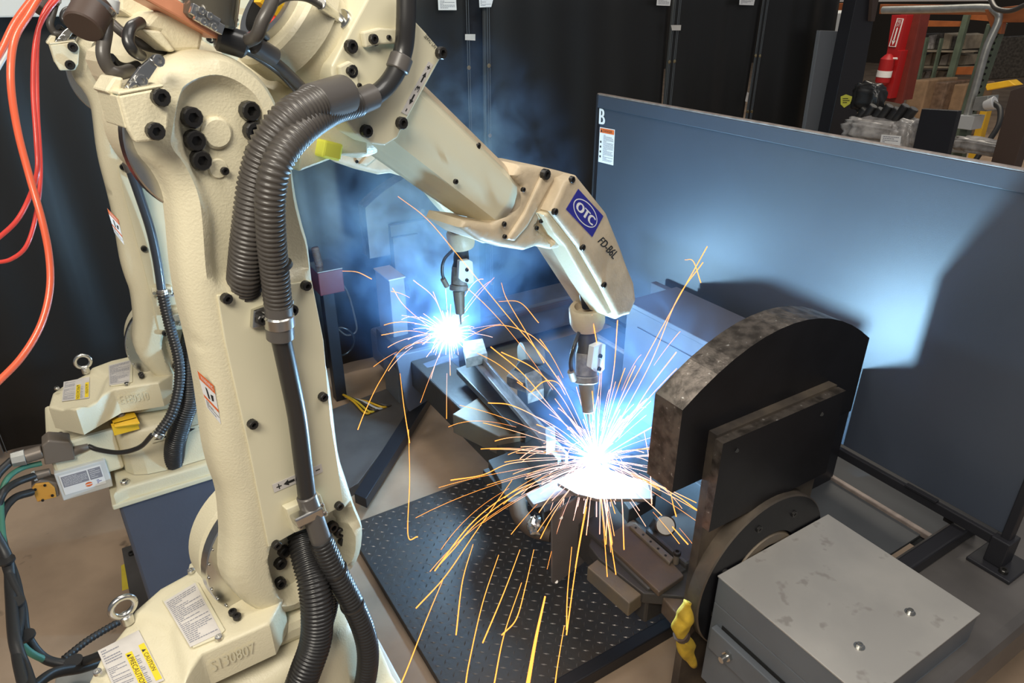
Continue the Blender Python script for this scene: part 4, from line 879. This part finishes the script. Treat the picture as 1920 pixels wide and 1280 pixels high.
cc('robot_cable', [(60, 922, 2.16), (25, 935, 2.12), (2, 970, 2.05), (6, 1020, 1.95), (30, 1090, 1.8), (38, 1150, 1.65), (30, 1210, 1.5), (42, 1275, 1.35), (60, 1330, 1.25)], .011, WIRE, 'black cable from the orange-capped plug to the bottom left corner')
cc('robot_cable', [(-10, 1000, 1.9), (15, 1050, 1.85), (20, 1110, 1.75), (28, 1200, 1.5), (48, 1260, 1.4), (70, 1330, 1.2)], .013, WIRE, 'fattest black cable at the bottom left corner')
cc('robot_cable', [(60, 1290, 1.4), (100, 1262, 1.45), (160, 1250, 1.5), (230, 1225, 1.55)], .012, WIRE, 'black cable behind the near robot base label')
o = corr('braided_conduit', [py(120, 1235, 1.62), py(165, 1200, 1.66), py(215, 1170, 1.7), (py(245, 1155, 1.72))], .010, WIRE, None, pitch=.01, depth=.2, n=12); tag(o, 'braided black conduit lying behind the near eye bolt', 'conduit')
for i, (x, y, Y) in enumerate(((12, 1050, 1.84), (30, 1130, 1.68), (48, 1192, 1.55), (138, 1240, 1.5))):
    c = py(x, y, Y); o = mesh_obj('cable_tie', *cylg(c-ZZ*.003, c+ZZ*.003, .020, .020, 20), HOSED, None, 'auto'); tag(o, ['highest black cable tie round the left cable bundle', 'second black cable tie down the left cable bundle', 'cable tie where the left bundle bends right', 'cable tie on the bundle behind the near robot base'][i], 'cable tie')
# base plate corner at bottom left
slab('base_sheet', [(100, 1290), (105, 1268), (165, 1240), (260, 1240), (300, 1290)], .50, .02, GALV, 'grey sheet corner under the near robot base', 'sheet')
# cables under the cross beam at right
for i, (m, dy, lab) in enumerate(((BLUEC, 0, 'blue cable hanging under the cross beam at the right'), (GREEN, -8, 'green cable beside the blue one under the cross beam'), (WIRE, -22, 'fat black hose behind the blue cable under the cross beam'))):
    cab('beam_cable', [py(1880+dy*.3, 1100+dy, .80), py(1868+dy*.5, 1140+dy, .76), py(1852+dy*.5, 1180+dy, .72), py(1815+dy*.5, 1212+dy, .70), py(1770, 1235+dy, .68)], .011 if i < 2 else .022, m, lab)
cab('floor_cable', [pz(1865, 1175, .02), pz(1890, 1172, .02), pz(1935, 1178, .02)], .012, TAPE, 'yellow cable on the floor at the right edge')
cab('floor_cable', [pz(1850, 1130, .05), pz(1890, 1150, .05), pz(1940, 1152, .05)], .03, WIRE, 'fat black hose on the floor at the right edge')
# ------------------------------------------------------------------ cell frame and the shop beyond
bpst = thing('frame_post', 'tall black cell post with a yellow shield sticker', 'post', (5.1, 3.4, 0))
PP = PY(3.30)
ext('post', PP, [(1614, -40), (1652, -40), (1592, 300), (1544, 300)], 0, .10, FRAMEM, bpst, .004)
b = PP.uv(1592, 300); 
V, F = bb(PP.uv(1570, 290)[0]-.05, PP.uv(1570, 290)[0]+.12, 3.31, 3.39, 0, PP.uv(1570, 280)[1], .003); mesh_obj('post_foot', V, F, FRAMEM, bpst)
ext('flange', PP, [(1640, -40), (1656, -40), (1640, 40), (1634, 40)], -.03, .03, DARKB, bpst, .002)
q = [(1577, 181), (1587, 177), (1598, 181), (1595, 194), (1583, 202), (1577, 196)]
sh_ = ext('shield_sticker', PP, q, -.004, .004, YEL, bpst, .0005)
q = Quad([PP.at(*p, -.0045) for p in ((1580, 184), (1594, 184), (1592, 195), (1580, 195))]); mb = MB(); lines(q, mb, 0, 0, 1, 1, 3, .0005, 0); mb.build('print', INK, sh_)
gp = PY(3.40)
o = ext('grey_panel', gp, [(1538, 57), (1607, 60), (1560, 300), (1500, 300)], 0, .03, GREYP, None, .003); tag(o, 'plain grey upright panel left of the black post', 'panel')
bx2 = PY(4.2)
wu = uvs(bx2, [(1556, 30), (1566, 24), (1612, 20), (1606, 62), (1555, 60)]); wu[3] = np.array([wu[3][0], 0]); wu[4] = np.array([wu[4][0], 0])
o = ext('white_unit', bx2, wu, 0, .2, LIGHTG, None, .01, raw=True); tag(o, 'pale unit showing above the grey panel', 'machine unit')
# far wall of the shop: dark racks, everything on planes facing -X
def fx(name, X, pts, th, m, lab=None, cat=None, parent=None, r=.003, fl=False):
    P = uvs(PX(X), pts)
    if fl:
        k = np.argsort([p[1] for p in P])[:2]
        for i in k: P[i] = np.array([P[i][0], 0.0])
    o = ext(name, PX(X), P, 0, th, m, parent, r, raw=True)
    if lab: tag(o, lab, cat)
    return o
struct(box('wall_back', 22, 22.1, -1, 20, 0, 6, mat('shop_wall', (.06, .05, .04), .8), r=0))
struct(box('wall_side', 5.2, 22, 16, 16.1, 0, 6, mat('shop_wall_side', (.05, .045, .04), .8), r=0))
# orange rack A with conduit
ra = thing('pallet_rack', 'orange and green pallet rack across the top right', 'rack', (6.6, 3, 0))
fx('beam', 6.6, [(1650, 8), (1850, 10), (1852, 28), (1648, 26)], .06, RORG, None, None, ra)
fx('beam', 6.6, [(1546, 6), (1620, 6), (1616, 24), (1546, 22)], .06, RORG, None, None, ra)
fx('top_beam', 6.8, [(1546, -12), (1850, -14), (1850, 2), (1546, 4)], .06, LIGHTG, None, None, ra)
fx('beam', 6.3, [(1846, 18), (1925, 8), (1925, 42), (1880, 42), (1876, 64), (1860, 60)], .06, RORG, None, None, ra)
up = fx('upright', 6.35, [(1858, 40), (1880, 44), (1818, 225), (1790, 380), (1760, 380)], .08, RGRN, None, None, ra, fl=True)
up2 = fx('upright', 7.4, [(1850, 45), (1860, 45), (1812, 195), (1800, 195)], .06, RGRN, None, None, ra, fl=True)
for k in range(14):
    s = k/13; x, y = 1866-46*s+5, 58+150*s
    c = PX(6.349).at(x, y); cyl('slot', c, c-np.array([.003, 0, 0]), .010, HOLE, ra, n=8)
cd1 = tag(mesh_obj('conduit', *tubeg(spline([px(1655, 19, 6.4), px(1760, 17, 6.4), px(1845, 15, 6.35), px(1868, 22, 6.3), px(1872, 40, 6.3), px(1850, 90, 6.28), px(1830, 160, 6.28), px(1812, 222, 6.28)], 8), .030, 12), GALV, None, 'auto'), 'silver conduit pipe across the orange beam and down the upright', 'conduit')
for pts, X, lab in (([(1829, 182), (1853, 180), (1850, 209), (1822, 207)], 6.2, 'grey junction box halfway down the green upright'), ([(1793, 216), (1828, 218), (1820, 244), (1788, 240)], 6.2, 'white outlet box with two sockets at the conduit foot'), ([(1781, 258), (1815, 260), (1808, 288), (1775, 284)], 6.2, 'lowest grey junction box just above the screen edge')):
    o = fx('junction_box', X, pts, .16, LIGHTG if 'white' in lab else GALV, lab, 'electrical box')
o = cab('electric_lead', [px(1862, 192, 6.15), px(1875, 205, 6.1), px(1872, 235, 6.0), px(1850, 270, 5.9), px(1822, 310, 5.8)], .020, WIRE, 'black power cord hanging from the grey junction box')
o = tag(mesh_obj('power_plug', *cylg(px(1846, 198, 6.15), px(1866, 192, 6.15), .035, .05, 16, .004), WHITE, None, 'auto'), 'white power plug on the grey junction box', 'plug')
o = tag(mesh_obj('hanging_cable', *tubeg(spline([px(1856, -5, 6.2), px(1868, 16, 6.1), px(1895, 20, 6.1), px(1925, 8, 6.1)], 8), .018, 10), HOSE, None, 'auto'), 'grey cable loop at the top right corner', 'cable')
# red column with extinguisher
rc = thing('building_column', 'dark red steel column behind the black post', 'column', (9, 7, 0))
fx('flange', 9.2, [(1690, 22), (1728, 22), (1690, 195), (1655, 188)], .05, COLR, None, None, rc); fx('web', 9.3, [(1708, 22), (1728, 24), (1694, 188), (1674, 184)], .2, COLR, None, None, rc)
rpn = fx('extinguisher_panel', 9.05, [(1672, 28), (1700, 28), (1684, 95), (1690, 95), (1668, 185), (1645, 180), (1664, 92)], .15, REDP, 'bright red backing panel on the dark red column', 'panel')
q = Quad([PX(9.048).at(*p) for p in ((1683, 34), (1695, 35), (1680, 88), (1667, 87))])
def ef(q, mb, h): q.rect(mb, .12, .02, .88, .98, h, 1); q.rect(mb, .4, .32, .6, .8, h+.002, 0); q.poly(mb, [(.25, .78), (.75, .78), (.5, .95)], h+.002, 0); q.text(mb, 'FIRE', .2, .05, .8, .16, h+.002, 0); q.text(mb, 'EXT', .25, .18, .75, .28, h+.002, 0)
o = label_part('arrow_sign', q, [WHITE, REDP], ef, None, .01); tag(o, 'white-edged red sign with a downward arrow above the extinguisher', 'sign')
fe = thing('fire_extinguisher', 'red fire extinguisher with a white band on the red panel', 'fire extinguisher', px(1660, 170, 8.96))
a, b_ = px(1653, 158, 8.97), px(1663, 118, 8.97)
mesh_obj('cylinder', *latheg(a, b_-a, [(0, .06), (.03, .085), (.30, .085), (.34, .05), (.36, .025)], 20), REDP, fe, 'auto'); mesh_obj('band', *cylg(a+(b_-a)*.35, a+(b_-a)*.65, .088, .088, 20), WHITE, fe, 'auto')
mesh_obj('valve', *cylg(b_, b_+ZZ*.05, .03, .02, 12), STEEL, fe, 'auto'); mesh_obj('handle', *cylg(b_+ZZ*.05, b_+ZZ*.06-np.array([0, .12, 0]), .012, .012, 8), WHITE, fe, 'auto')
# rack behind with stock
rk = thing('pallet_rack', 'farther orange rack stacked with wrapped stock', 'rack', (13, 7, 0))
for pts in ([(1722, 38), (1802, 40), (1800, 50), (1722, 50)], [(1790, 126), (1838, 124), (1826, 140), (1786, 140)], [(1812, 24), (1862, 30), (1856, 40), (1808, 36)]): fx('beam', 12.0, pts, .1, RORG, None, None, rk)
for pts in ([(1806, 28), (1816, 28), (1770, 200), (1758, 200)], [(1735, 70), (1738, 70), (1714, 190), (1710, 190)], [(1762, 72), (1765, 72), (1737, 200), (1733, 200)], [(1788, 150), (1796, 150), (1780, 205), (1768, 205)]): fx('upright', 11.9, pts, .08, RGRN, None, None, rk, fl=pts[2][1] > 195)
rnd = random.Random(4)
SC = [mat('stock_a', (.10, .09, .08), .4, .3, var=.5, vscale=25), mat('stock_b', (.30, .26, .22), .6, var=.4), mat('stock_c', (.36, .30, .22), .7, var=.3), WRAP]
k = 0
for (y0, y1, xl, xr, sl) in ((62, 92, 1722, 1812, 6), (98, 122, 1716, 1808, 8), (132, 146, 1708, 1782, 9)):
    n = 6
    for i in range(n):
        a = xl+(xr-xl)*i/n; b_ = a+(xr-xl)/n-2; s = 4
        fx('stock_bundle', 12.3+.05*(i % 3), [(a+s, y0+rnd.randint(0, 6)), (b_+s, y0+rnd.randint(0, 6)), (b_-s*.5, y1), (a-s*.5, y1)], .5, SC[rnd.randint(0, 3)], '%s stock bundle from the red column on the %s shelf of the far rack' % (['first', 'second', 'third', 'fourth', 'fifth', 'sixth'][i], {62: 'top', 98: 'middle', 132: 'bottom'}[y0]), 'bundle')['group'] = 'stock on the far rack'
for y in (94, 124): fx('shelf', 12.1, [(1712, y), (1808, y+2), (1808, y+5), (1712, y+3)], .4, SC[2], None, None, rk)
for i in range(3):
    a = 1700+i*36; o = fx('wrapped_pallet', 11.0+.2*i, [(a+8, 150+4*i), (a+42, 150+4*i), (a+28, 206), (a-6, 204)], .8, [CARD, mat('brown_wrap', (.20, .13, .09), .35, var=.4, vscale=14, bump=1, bscale=20), CARD][i], ['brown wrapped pallet load beside the red column', 'middle brown wrapped pallet load under the far rack', 'cardboard box load left of the junction boxes'][i], 'pallet load', r=.02, fl=True)
bpn = fx('partition_board', 4.3, [(1728, 204), (1797, 208), (1778, 320), (1710, 320)], .04, FRAMEM, 'square black board standing behind the screen edge', 'board', fl=True)
# parts on a wrapped crate just past the screen
cr = thing('wire_basket', 'wire basket of stretch-wrapped black parts behind the screen', 'basket', (4.4, 2.0, 0))
fx('frame', 4.6, [(1590, 232), (1712, 232), (1700, 330), (1570, 320)], .3, FRAMEM, None, None, cr, fl=True)
g = MB(); PB_ = PX(4.58)
for i in range(12): x = 1598+i*9; g.add(*cylg(PB_.at(x, 248), PB_.at(x-8, 300), .004, n=6))
for y in (255, 263, 271, 279): g.add(*cylg(PB_.at(1592, y), PB_.at(1700, y+12), .004, n=6))
g.build('wire_mesh', GALV, cr)
def lump(name, c, s, m, lab, cat, seed=0, par=None):
    bm = bmesh.new(); bmesh.ops.create_icosphere(bm, subdivisions=4, radius=1)
    for v in bm.verts:
        k = 1+.10*math.sin(v.co.x*7+seed)*math.sin(v.co.y*9)+.06*math.sin(v.co.z*13+v.co.x*11+seed)
        p = Vector([math.copysign(abs(a)**.6, a) for a in v.co])*k; v.co = Vector((p.x*s[0], p.y*s[1], p.z*s[2]))
    me = bpy.data.meshes.new(name); bm.to_mesh(me); bm.free(); me.materials.append(m); me.polygons.foreach_set('use_smooth', [True]*len(me.polygons)); o = bpy.data.objects.new(name, me); link(o, par)
    o.location = Vector(c) if par is None else Vector(np.array(c)-org(par))
    if lab: tag(o, lab, cat)
    return o
lump('stretch_film', px(1655, 245, 4.45), (.16, .24, .075), WRAP, 'crumpled clear stretch film over the wire basket', 'film', 1)
lump('stretch_film', px(1700, 255, 4.40), (.10, .07, .10), WRAP, 'crumpled film end beside the black panel', 'film', 4)
for i in range(7):
    c = px(1612+i*15, 218-(i % 2)*6, 4.45); o = mesh_obj('black_roller', *cylg(c-ZZ*.05+np.array([0, .02, 0]), c+ZZ*.05-np.array([0, .03, 0]), .028, .028, 16, .004), HOSED, None, 'auto'); tag(o, 'glossy black roller, %s from the black post, on the wrapped basket' % ['first', 'second', 'third', 'fourth', 'fifth', 'sixth', 'last'][i], 'roller', 'black rollers on the basket')
lump('black_hood', px(1628, 182, 4.6), (.06, .10, .09), HOSED, 'glossy dark dome standing behind the black rollers', 'hood', 2)
q = [(1653, 252), (1690, 255), (1687, 277), (1649, 273)]
tagq(q, ('shipping_label', 'white shipping label on the wire basket'), 'label', X=4.26, lns=5)
# right edge
fx('brown_post', 4.8, [(1895, 170), (1925, 160), (1925, 240), (1905, 292), (1870, 292)], .1, DARKB, 'dark brown slanting post at the right edge', 'post', fl=True)
fx('yellow_guard', 10.5, [(1845, 158), (1892, 150), (1905, 160), (1850, 170)], .2, YELP, 'yellow rack guard on the shop floor', 'guard', r=.01)
fx('yellow_guard', 8.0, [(1838, 205), (1852, 205), (1848, 235), (1832, 235)], .1, YELP, 'yellow bollard stub behind the junction boxes', 'guard', r=.01, fl=True)
fx('dark_pallet', 14, [(1855, 70), (1925, 66), (1925, 145), (1846, 150)], 1, SC[0], 'dark stacked stock at the far right', 'stock', r=.02)
lump('stretch_film', px(1850, 275, 5.4), (.1, .22, .05), WRAP, 'crumpled film on the floor right of the junction boxes', 'film', 7)
# ------------------------------------------------------------------ sparks
def sparks(name, P0, n, lab, seed, vmax, longs=0):
    rnd = random.Random(seed); V = []; F = []; A = []
    for i in range(n):
        a = rnd.uniform(0, 2*math.pi); el = math.radians(rnd.gauss(28, 34)); v = vmax*rnd.random()**1.7+.5
        if rnd.random() < .45: a = math.radians(rnd.gauss(200, 45)); 
        d = np.array([math.cos(a)*math.cos(el), math.sin(a)*math.cos(el), abs(math.sin(el)) if rnd.random() < .8 else -abs(math.sin(el))*.4])*v
        t0 = rnd.choice((0, 0, 0, rnd.uniform(.0, .12))); t1 = t0+rnd.uniform(.03, .12)*(1.4 if rnd.random() < .15 else 1); drag = rnd.uniform(1.5, 5)
        pts = []
        for k in range(11):
            t = t0+(t1-t0)*k/10; e = (1-math.exp(-drag*t))/drag
            p = P0+d*e-ZZ*4.9*t*t
            if p[2] < .04: break
            pts.append(p)
        if len(pts) < 4: continue
        r = rnd.uniform(.0005, .0011); b = len(V); m = len(pts); R = [r*(.5+.9*k/m) for k in range(m)]
        v_, f_ = tubeg(pts, R, 4); V += [tuple(x) for x in v_]; F += [tuple(j+b for j in f) for f in f_]
        for x in v_: A.append(np.linalg.norm(np.array(x)-P0))
    o = mesh_obj(name, V, F, SPARKM, None); at = o.data.attributes.new('cool', 'FLOAT', 'POINT'); at.data.foreach_set('value', A)
    tag(o, lab, 'sparks', None, 'stuff'); return o
SPARKM = bpy.data.materials.new('spark'); SPARKM.use_nodes = True; nt = SPARKM.node_tree; nt.nodes.clear()
o_ = nt.nodes.new('ShaderNodeOutputMaterial'); e_ = nt.nodes.new('ShaderNodeEmission'); a_ = nt.nodes.new('ShaderNodeAttribute'); a_.attribute_name = 'cool'; r_ = nt.nodes.new('ShaderNodeValToRGB')
r_.color_ramp.elements[0].color = (1, .72, .75, 1); r_.color_ramp.elements[0].position = .05; r_.color_ramp.elements[1].color = (1, .30, .05, 1); r_.color_ramp.elements[1].position = .32
nt.links.new(a_.outputs['Fac'], r_.inputs[0]); nt.links.new(r_.outputs[0], e_.inputs[0]); e_.inputs[1].default_value = 2.6; nt.links.new(e_.outputs[0], o_.inputs[0])
sparks('spark_shower', ARC1+ZZ*.01, 330, 'orange spark shower fanning out from the near welding arc', 11, 5.2)
sparks('spark_shower', ARC2+ZZ*.01, 110, 'orange spark shower around the rear welding arc', 5, 4.2)
# streams falling toward the viewer: long bright trails, each traced at its own depth
def trails(name, L, lab, r=.0016):
    V = []; F = []; A = []
    for pts, d0, d1 in L:
        n = len(pts); P = []
        for i, (x, y) in enumerate(pts):
            rr = ray(x, y)/FPX; P.append(CAM+rr*(d0+(d1-d0)*i/(n-1)))
        P = spline(P, 8); m = len(P); v_, f_ = tubeg(P, [r*(.45+.6*k/m) for k in range(m)], 5); b = len(V); V += [tuple(x) for x in v_]; F += [tuple(j+b for j in f) for f in f_]
        for x in v_: A.append(np.linalg.norm(np.array(x)-ARC1))
    o = mesh_obj(name, V, F, SPARKM, None); at = o.data.attributes.new('cool', 'FLOAT', 'POINT'); at.data.foreach_set('value', A); return tag(o, lab, 'sparks', None, 'stuff')
D1 = float((ARC1-CAM)@FW); D2_ = float((ARC2-CAM)@FW)
trails('spark_trails', [([(1080, 880), (1000, 905), (940, 935), (880, 985), (815, 1070)], D1, 1.75), ([(1085, 890), (990, 915), (900, 975), (850, 1030), (824, 1058)], D1, 1.8), ([(1060, 860), (960, 868), (905, 890), (845, 900)], D1, 2.0),
    ([(960, 900), (890, 1000), (835, 1080), (780, 1140)], 1.9, 1.7), ([(830, 1088), (800, 1160), (765, 1250), (748, 1290)], 1.7, 1.5), ([(887, 1020), (867, 1090), (855, 1190)], 1.8, 1.6), ([(935, 1040), (905, 1130), (880, 1240), (872, 1290)], 1.7, 1.5),
    ([(975, 1030), (945, 1110), (905, 1205)], 1.75, 1.6), ([(978, 1092), (945, 1190), (925, 1290)], 1.7, 1.5), ([(1001, 1030), (985, 1100), (968, 1160), (941, 1190)], 1.8, 1.6), ([(1140, 890), (1138, 960), (1136, 1020)], D1, 1.9), ([(1150, 895), (1165, 930), (1170, 1030)], D1, 1.9),
    ([(1160, 890), (1220, 905), (1270, 930), (1310, 958)], D1, 1.9), ([(1165, 900), (1230, 955), (1290, 1020)], D1, 1.8), ([(1208, 810), (1218, 870), (1222, 945)], D1, 2.0), ([(1255, 910), (1262, 945), (1268, 968)], 1.95, 1.9), ([(766, 805), (768, 900), (765, 1003), (783, 1006)], 2.0, 1.9),
    ([(1100, 950), (1080, 1060), (1062, 1190)], 1.8, 1.6), ([(1058, 1172), (1045, 1250), (1040, 1290)], 1.6, 1.5), ([(1072, 1025), (1064, 1110), (1062, 1180)], 1.75, 1.6), ([(750, 700), (757, 760), (768, 830)], 2.3, 2.2),
    ([(1140, 800), (1200, 690), (1260, 580), (1326, 462)], D1, 2.4), ([(1150, 810), (1220, 680), (1270, 560), (1318, 492)], D1, 2.4), ([(1130, 800), (1150, 700), (1158, 600)], D1, 2.2), ([(1110, 800), (1125, 700), (1110, 590)], D1, 2.0), ([(1160, 820), (1215, 730), (1268, 660)], D1, 2.3), ([(1284, 487), (1300, 490), (1314, 530)], 2.3, 2.3),
    ([(1090, 810), (1050, 740), (1000, 690), (940, 660)], D1, 2.3), ([(1080, 820), (1030, 760), (980, 700), (920, 650)], D1, 2.3), ([(1070, 830), (1020, 790), (960, 760), (915, 755)], D1, 2.2), ([(1060, 740), (1045, 717), (1020, 715), (996, 735)], 2.1, 2.1)],
    'long orange spark streams pouring from the near arc toward the floor')
trails('spark_trails', [([(746, 368), (800, 410), (860, 480), (950, 590), (1010, 660), (1060, 730)], 2.6, 2.3), ([(830, 640), (760, 650), (715, 710), (685, 770), (671, 805)], D2_, 2.4), ([(820, 625), (760, 575), (736, 540)], D2_, D2_), ([(840, 620), (815, 560), (775, 525)], D2_, D2_),
    ([(860, 640), (930, 610), (990, 625), (1030, 660)], D2_, 2.5), ([(870, 650), (930, 680), (980, 720)], D2_, 2.5), ([(642, 508), (670, 510), (697, 523)], 2.8, 2.8), ([(830, 632), (770, 620), (715, 628)], D2_, D2_), ([(935, 565), (975, 567), (1010, 605)], 2.7, 2.7), ([(940, 530), (950, 560), (985, 620), (1020, 680)], 2.7, 2.5)],
    'spark trails arcing from the rear welding arc', .0015)
tr = trails('falling_spark', [([(1022, 1118), (1005, 1195), (988, 1290)], 1.15, 1.0)], 'single thick glowing spark at the bottom centre', .0032); tr.pop('kind', None); tr['category'] = 'spark'
# ------------------------------------------------------------------ fume haze lit by the arcs
def fume(name, c, s, dens, lab, seed):
    bm = bmesh.new(); bmesh.ops.create_icosphere(bm, subdivisions=3, radius=1); me = bpy.data.meshes.new(name)
    for v in bm.verts: v.co = Vector((v.co.x*s[0], v.co.y*s[1], v.co.z*s[2]))
    bm.to_mesh(me); bm.free(); o = bpy.data.objects.new(name, me); COL.objects.link(o); o.location = c
    m = bpy.data.materials.new(name); m.use_nodes = True; nt = m.node_tree; nt.nodes.clear(); N = nt.nodes.new; L = nt.links.new
    out = N('ShaderNodeOutputMaterial'); vs = N('ShaderNodeVolumeScatter'); vs.inputs['Color'].default_value = (.24, .48, 1, 1); vs.inputs['Anisotropy'].default_value = .1
    tc = N('ShaderNodeTexCoord'); mp = N('ShaderNodeMapping'); mp.inputs['Scale'].default_value = tuple(1/a for a in s); L(tc.outputs['Object'], mp.inputs[0])
    ln = N('ShaderNodeVectorMath'); ln.operation = 'LENGTH'; L(mp.outputs[0], ln.inputs[0])
    fall = N('ShaderNodeMapRange'); fall.inputs[1].default_value = 1; fall.inputs[2].default_value = .1; fall.interpolation_type = 'SMOOTHERSTEP'; L(ln.outputs['Value'], fall.inputs[0])
    nz = N('ShaderNodeTexNoise'); nz.inputs['Scale'].default_value = 4.2; nz.inputs['Detail'].default_value = 3; nz.inputs['Distortion'].default_value = 1.4; nz.noise_dimensions = '4D'; nz.inputs['W'].default_value = seed; L(tc.outputs['Object'], nz.inputs['Vector'])
    mr = N('ShaderNodeMapRange'); mr.inputs[1].default_value = .42; mr.inputs[2].default_value = .68; mr.interpolation_type = 'SMOOTHSTEP'; L(nz.outputs['Fac'], mr.inputs[0])
    mu = N('ShaderNodeMath'); mu.operation = 'MULTIPLY'; L(fall.outputs[0], mu.inputs[0]); L(mr.outputs[0], mu.inputs[1]); m2 = N('ShaderNodeMath'); m2.operation = 'MULTIPLY'; L(mu.outputs[0], m2.inputs[0]); m2.inputs[1].default_value = dens
    L(m2.outputs[0], vs.inputs['Density']); L(vs.outputs[0], out.inputs['Volume']); me.materials.append(m)
    return tag(o, lab, 'smoke', None, 'stuff')
fume('weld_fume', ARC2+np.array([.10, .20, .50]), (.75, .60, .85), 5.0, 'blue-lit weld fume rising behind the rear torch', 1.3)
fume('weld_fume', ARC1+np.array([.16, .10, .25]), (.42, .40, .46), 1.6, 'blue-lit weld fume around the near arc', 5.1)
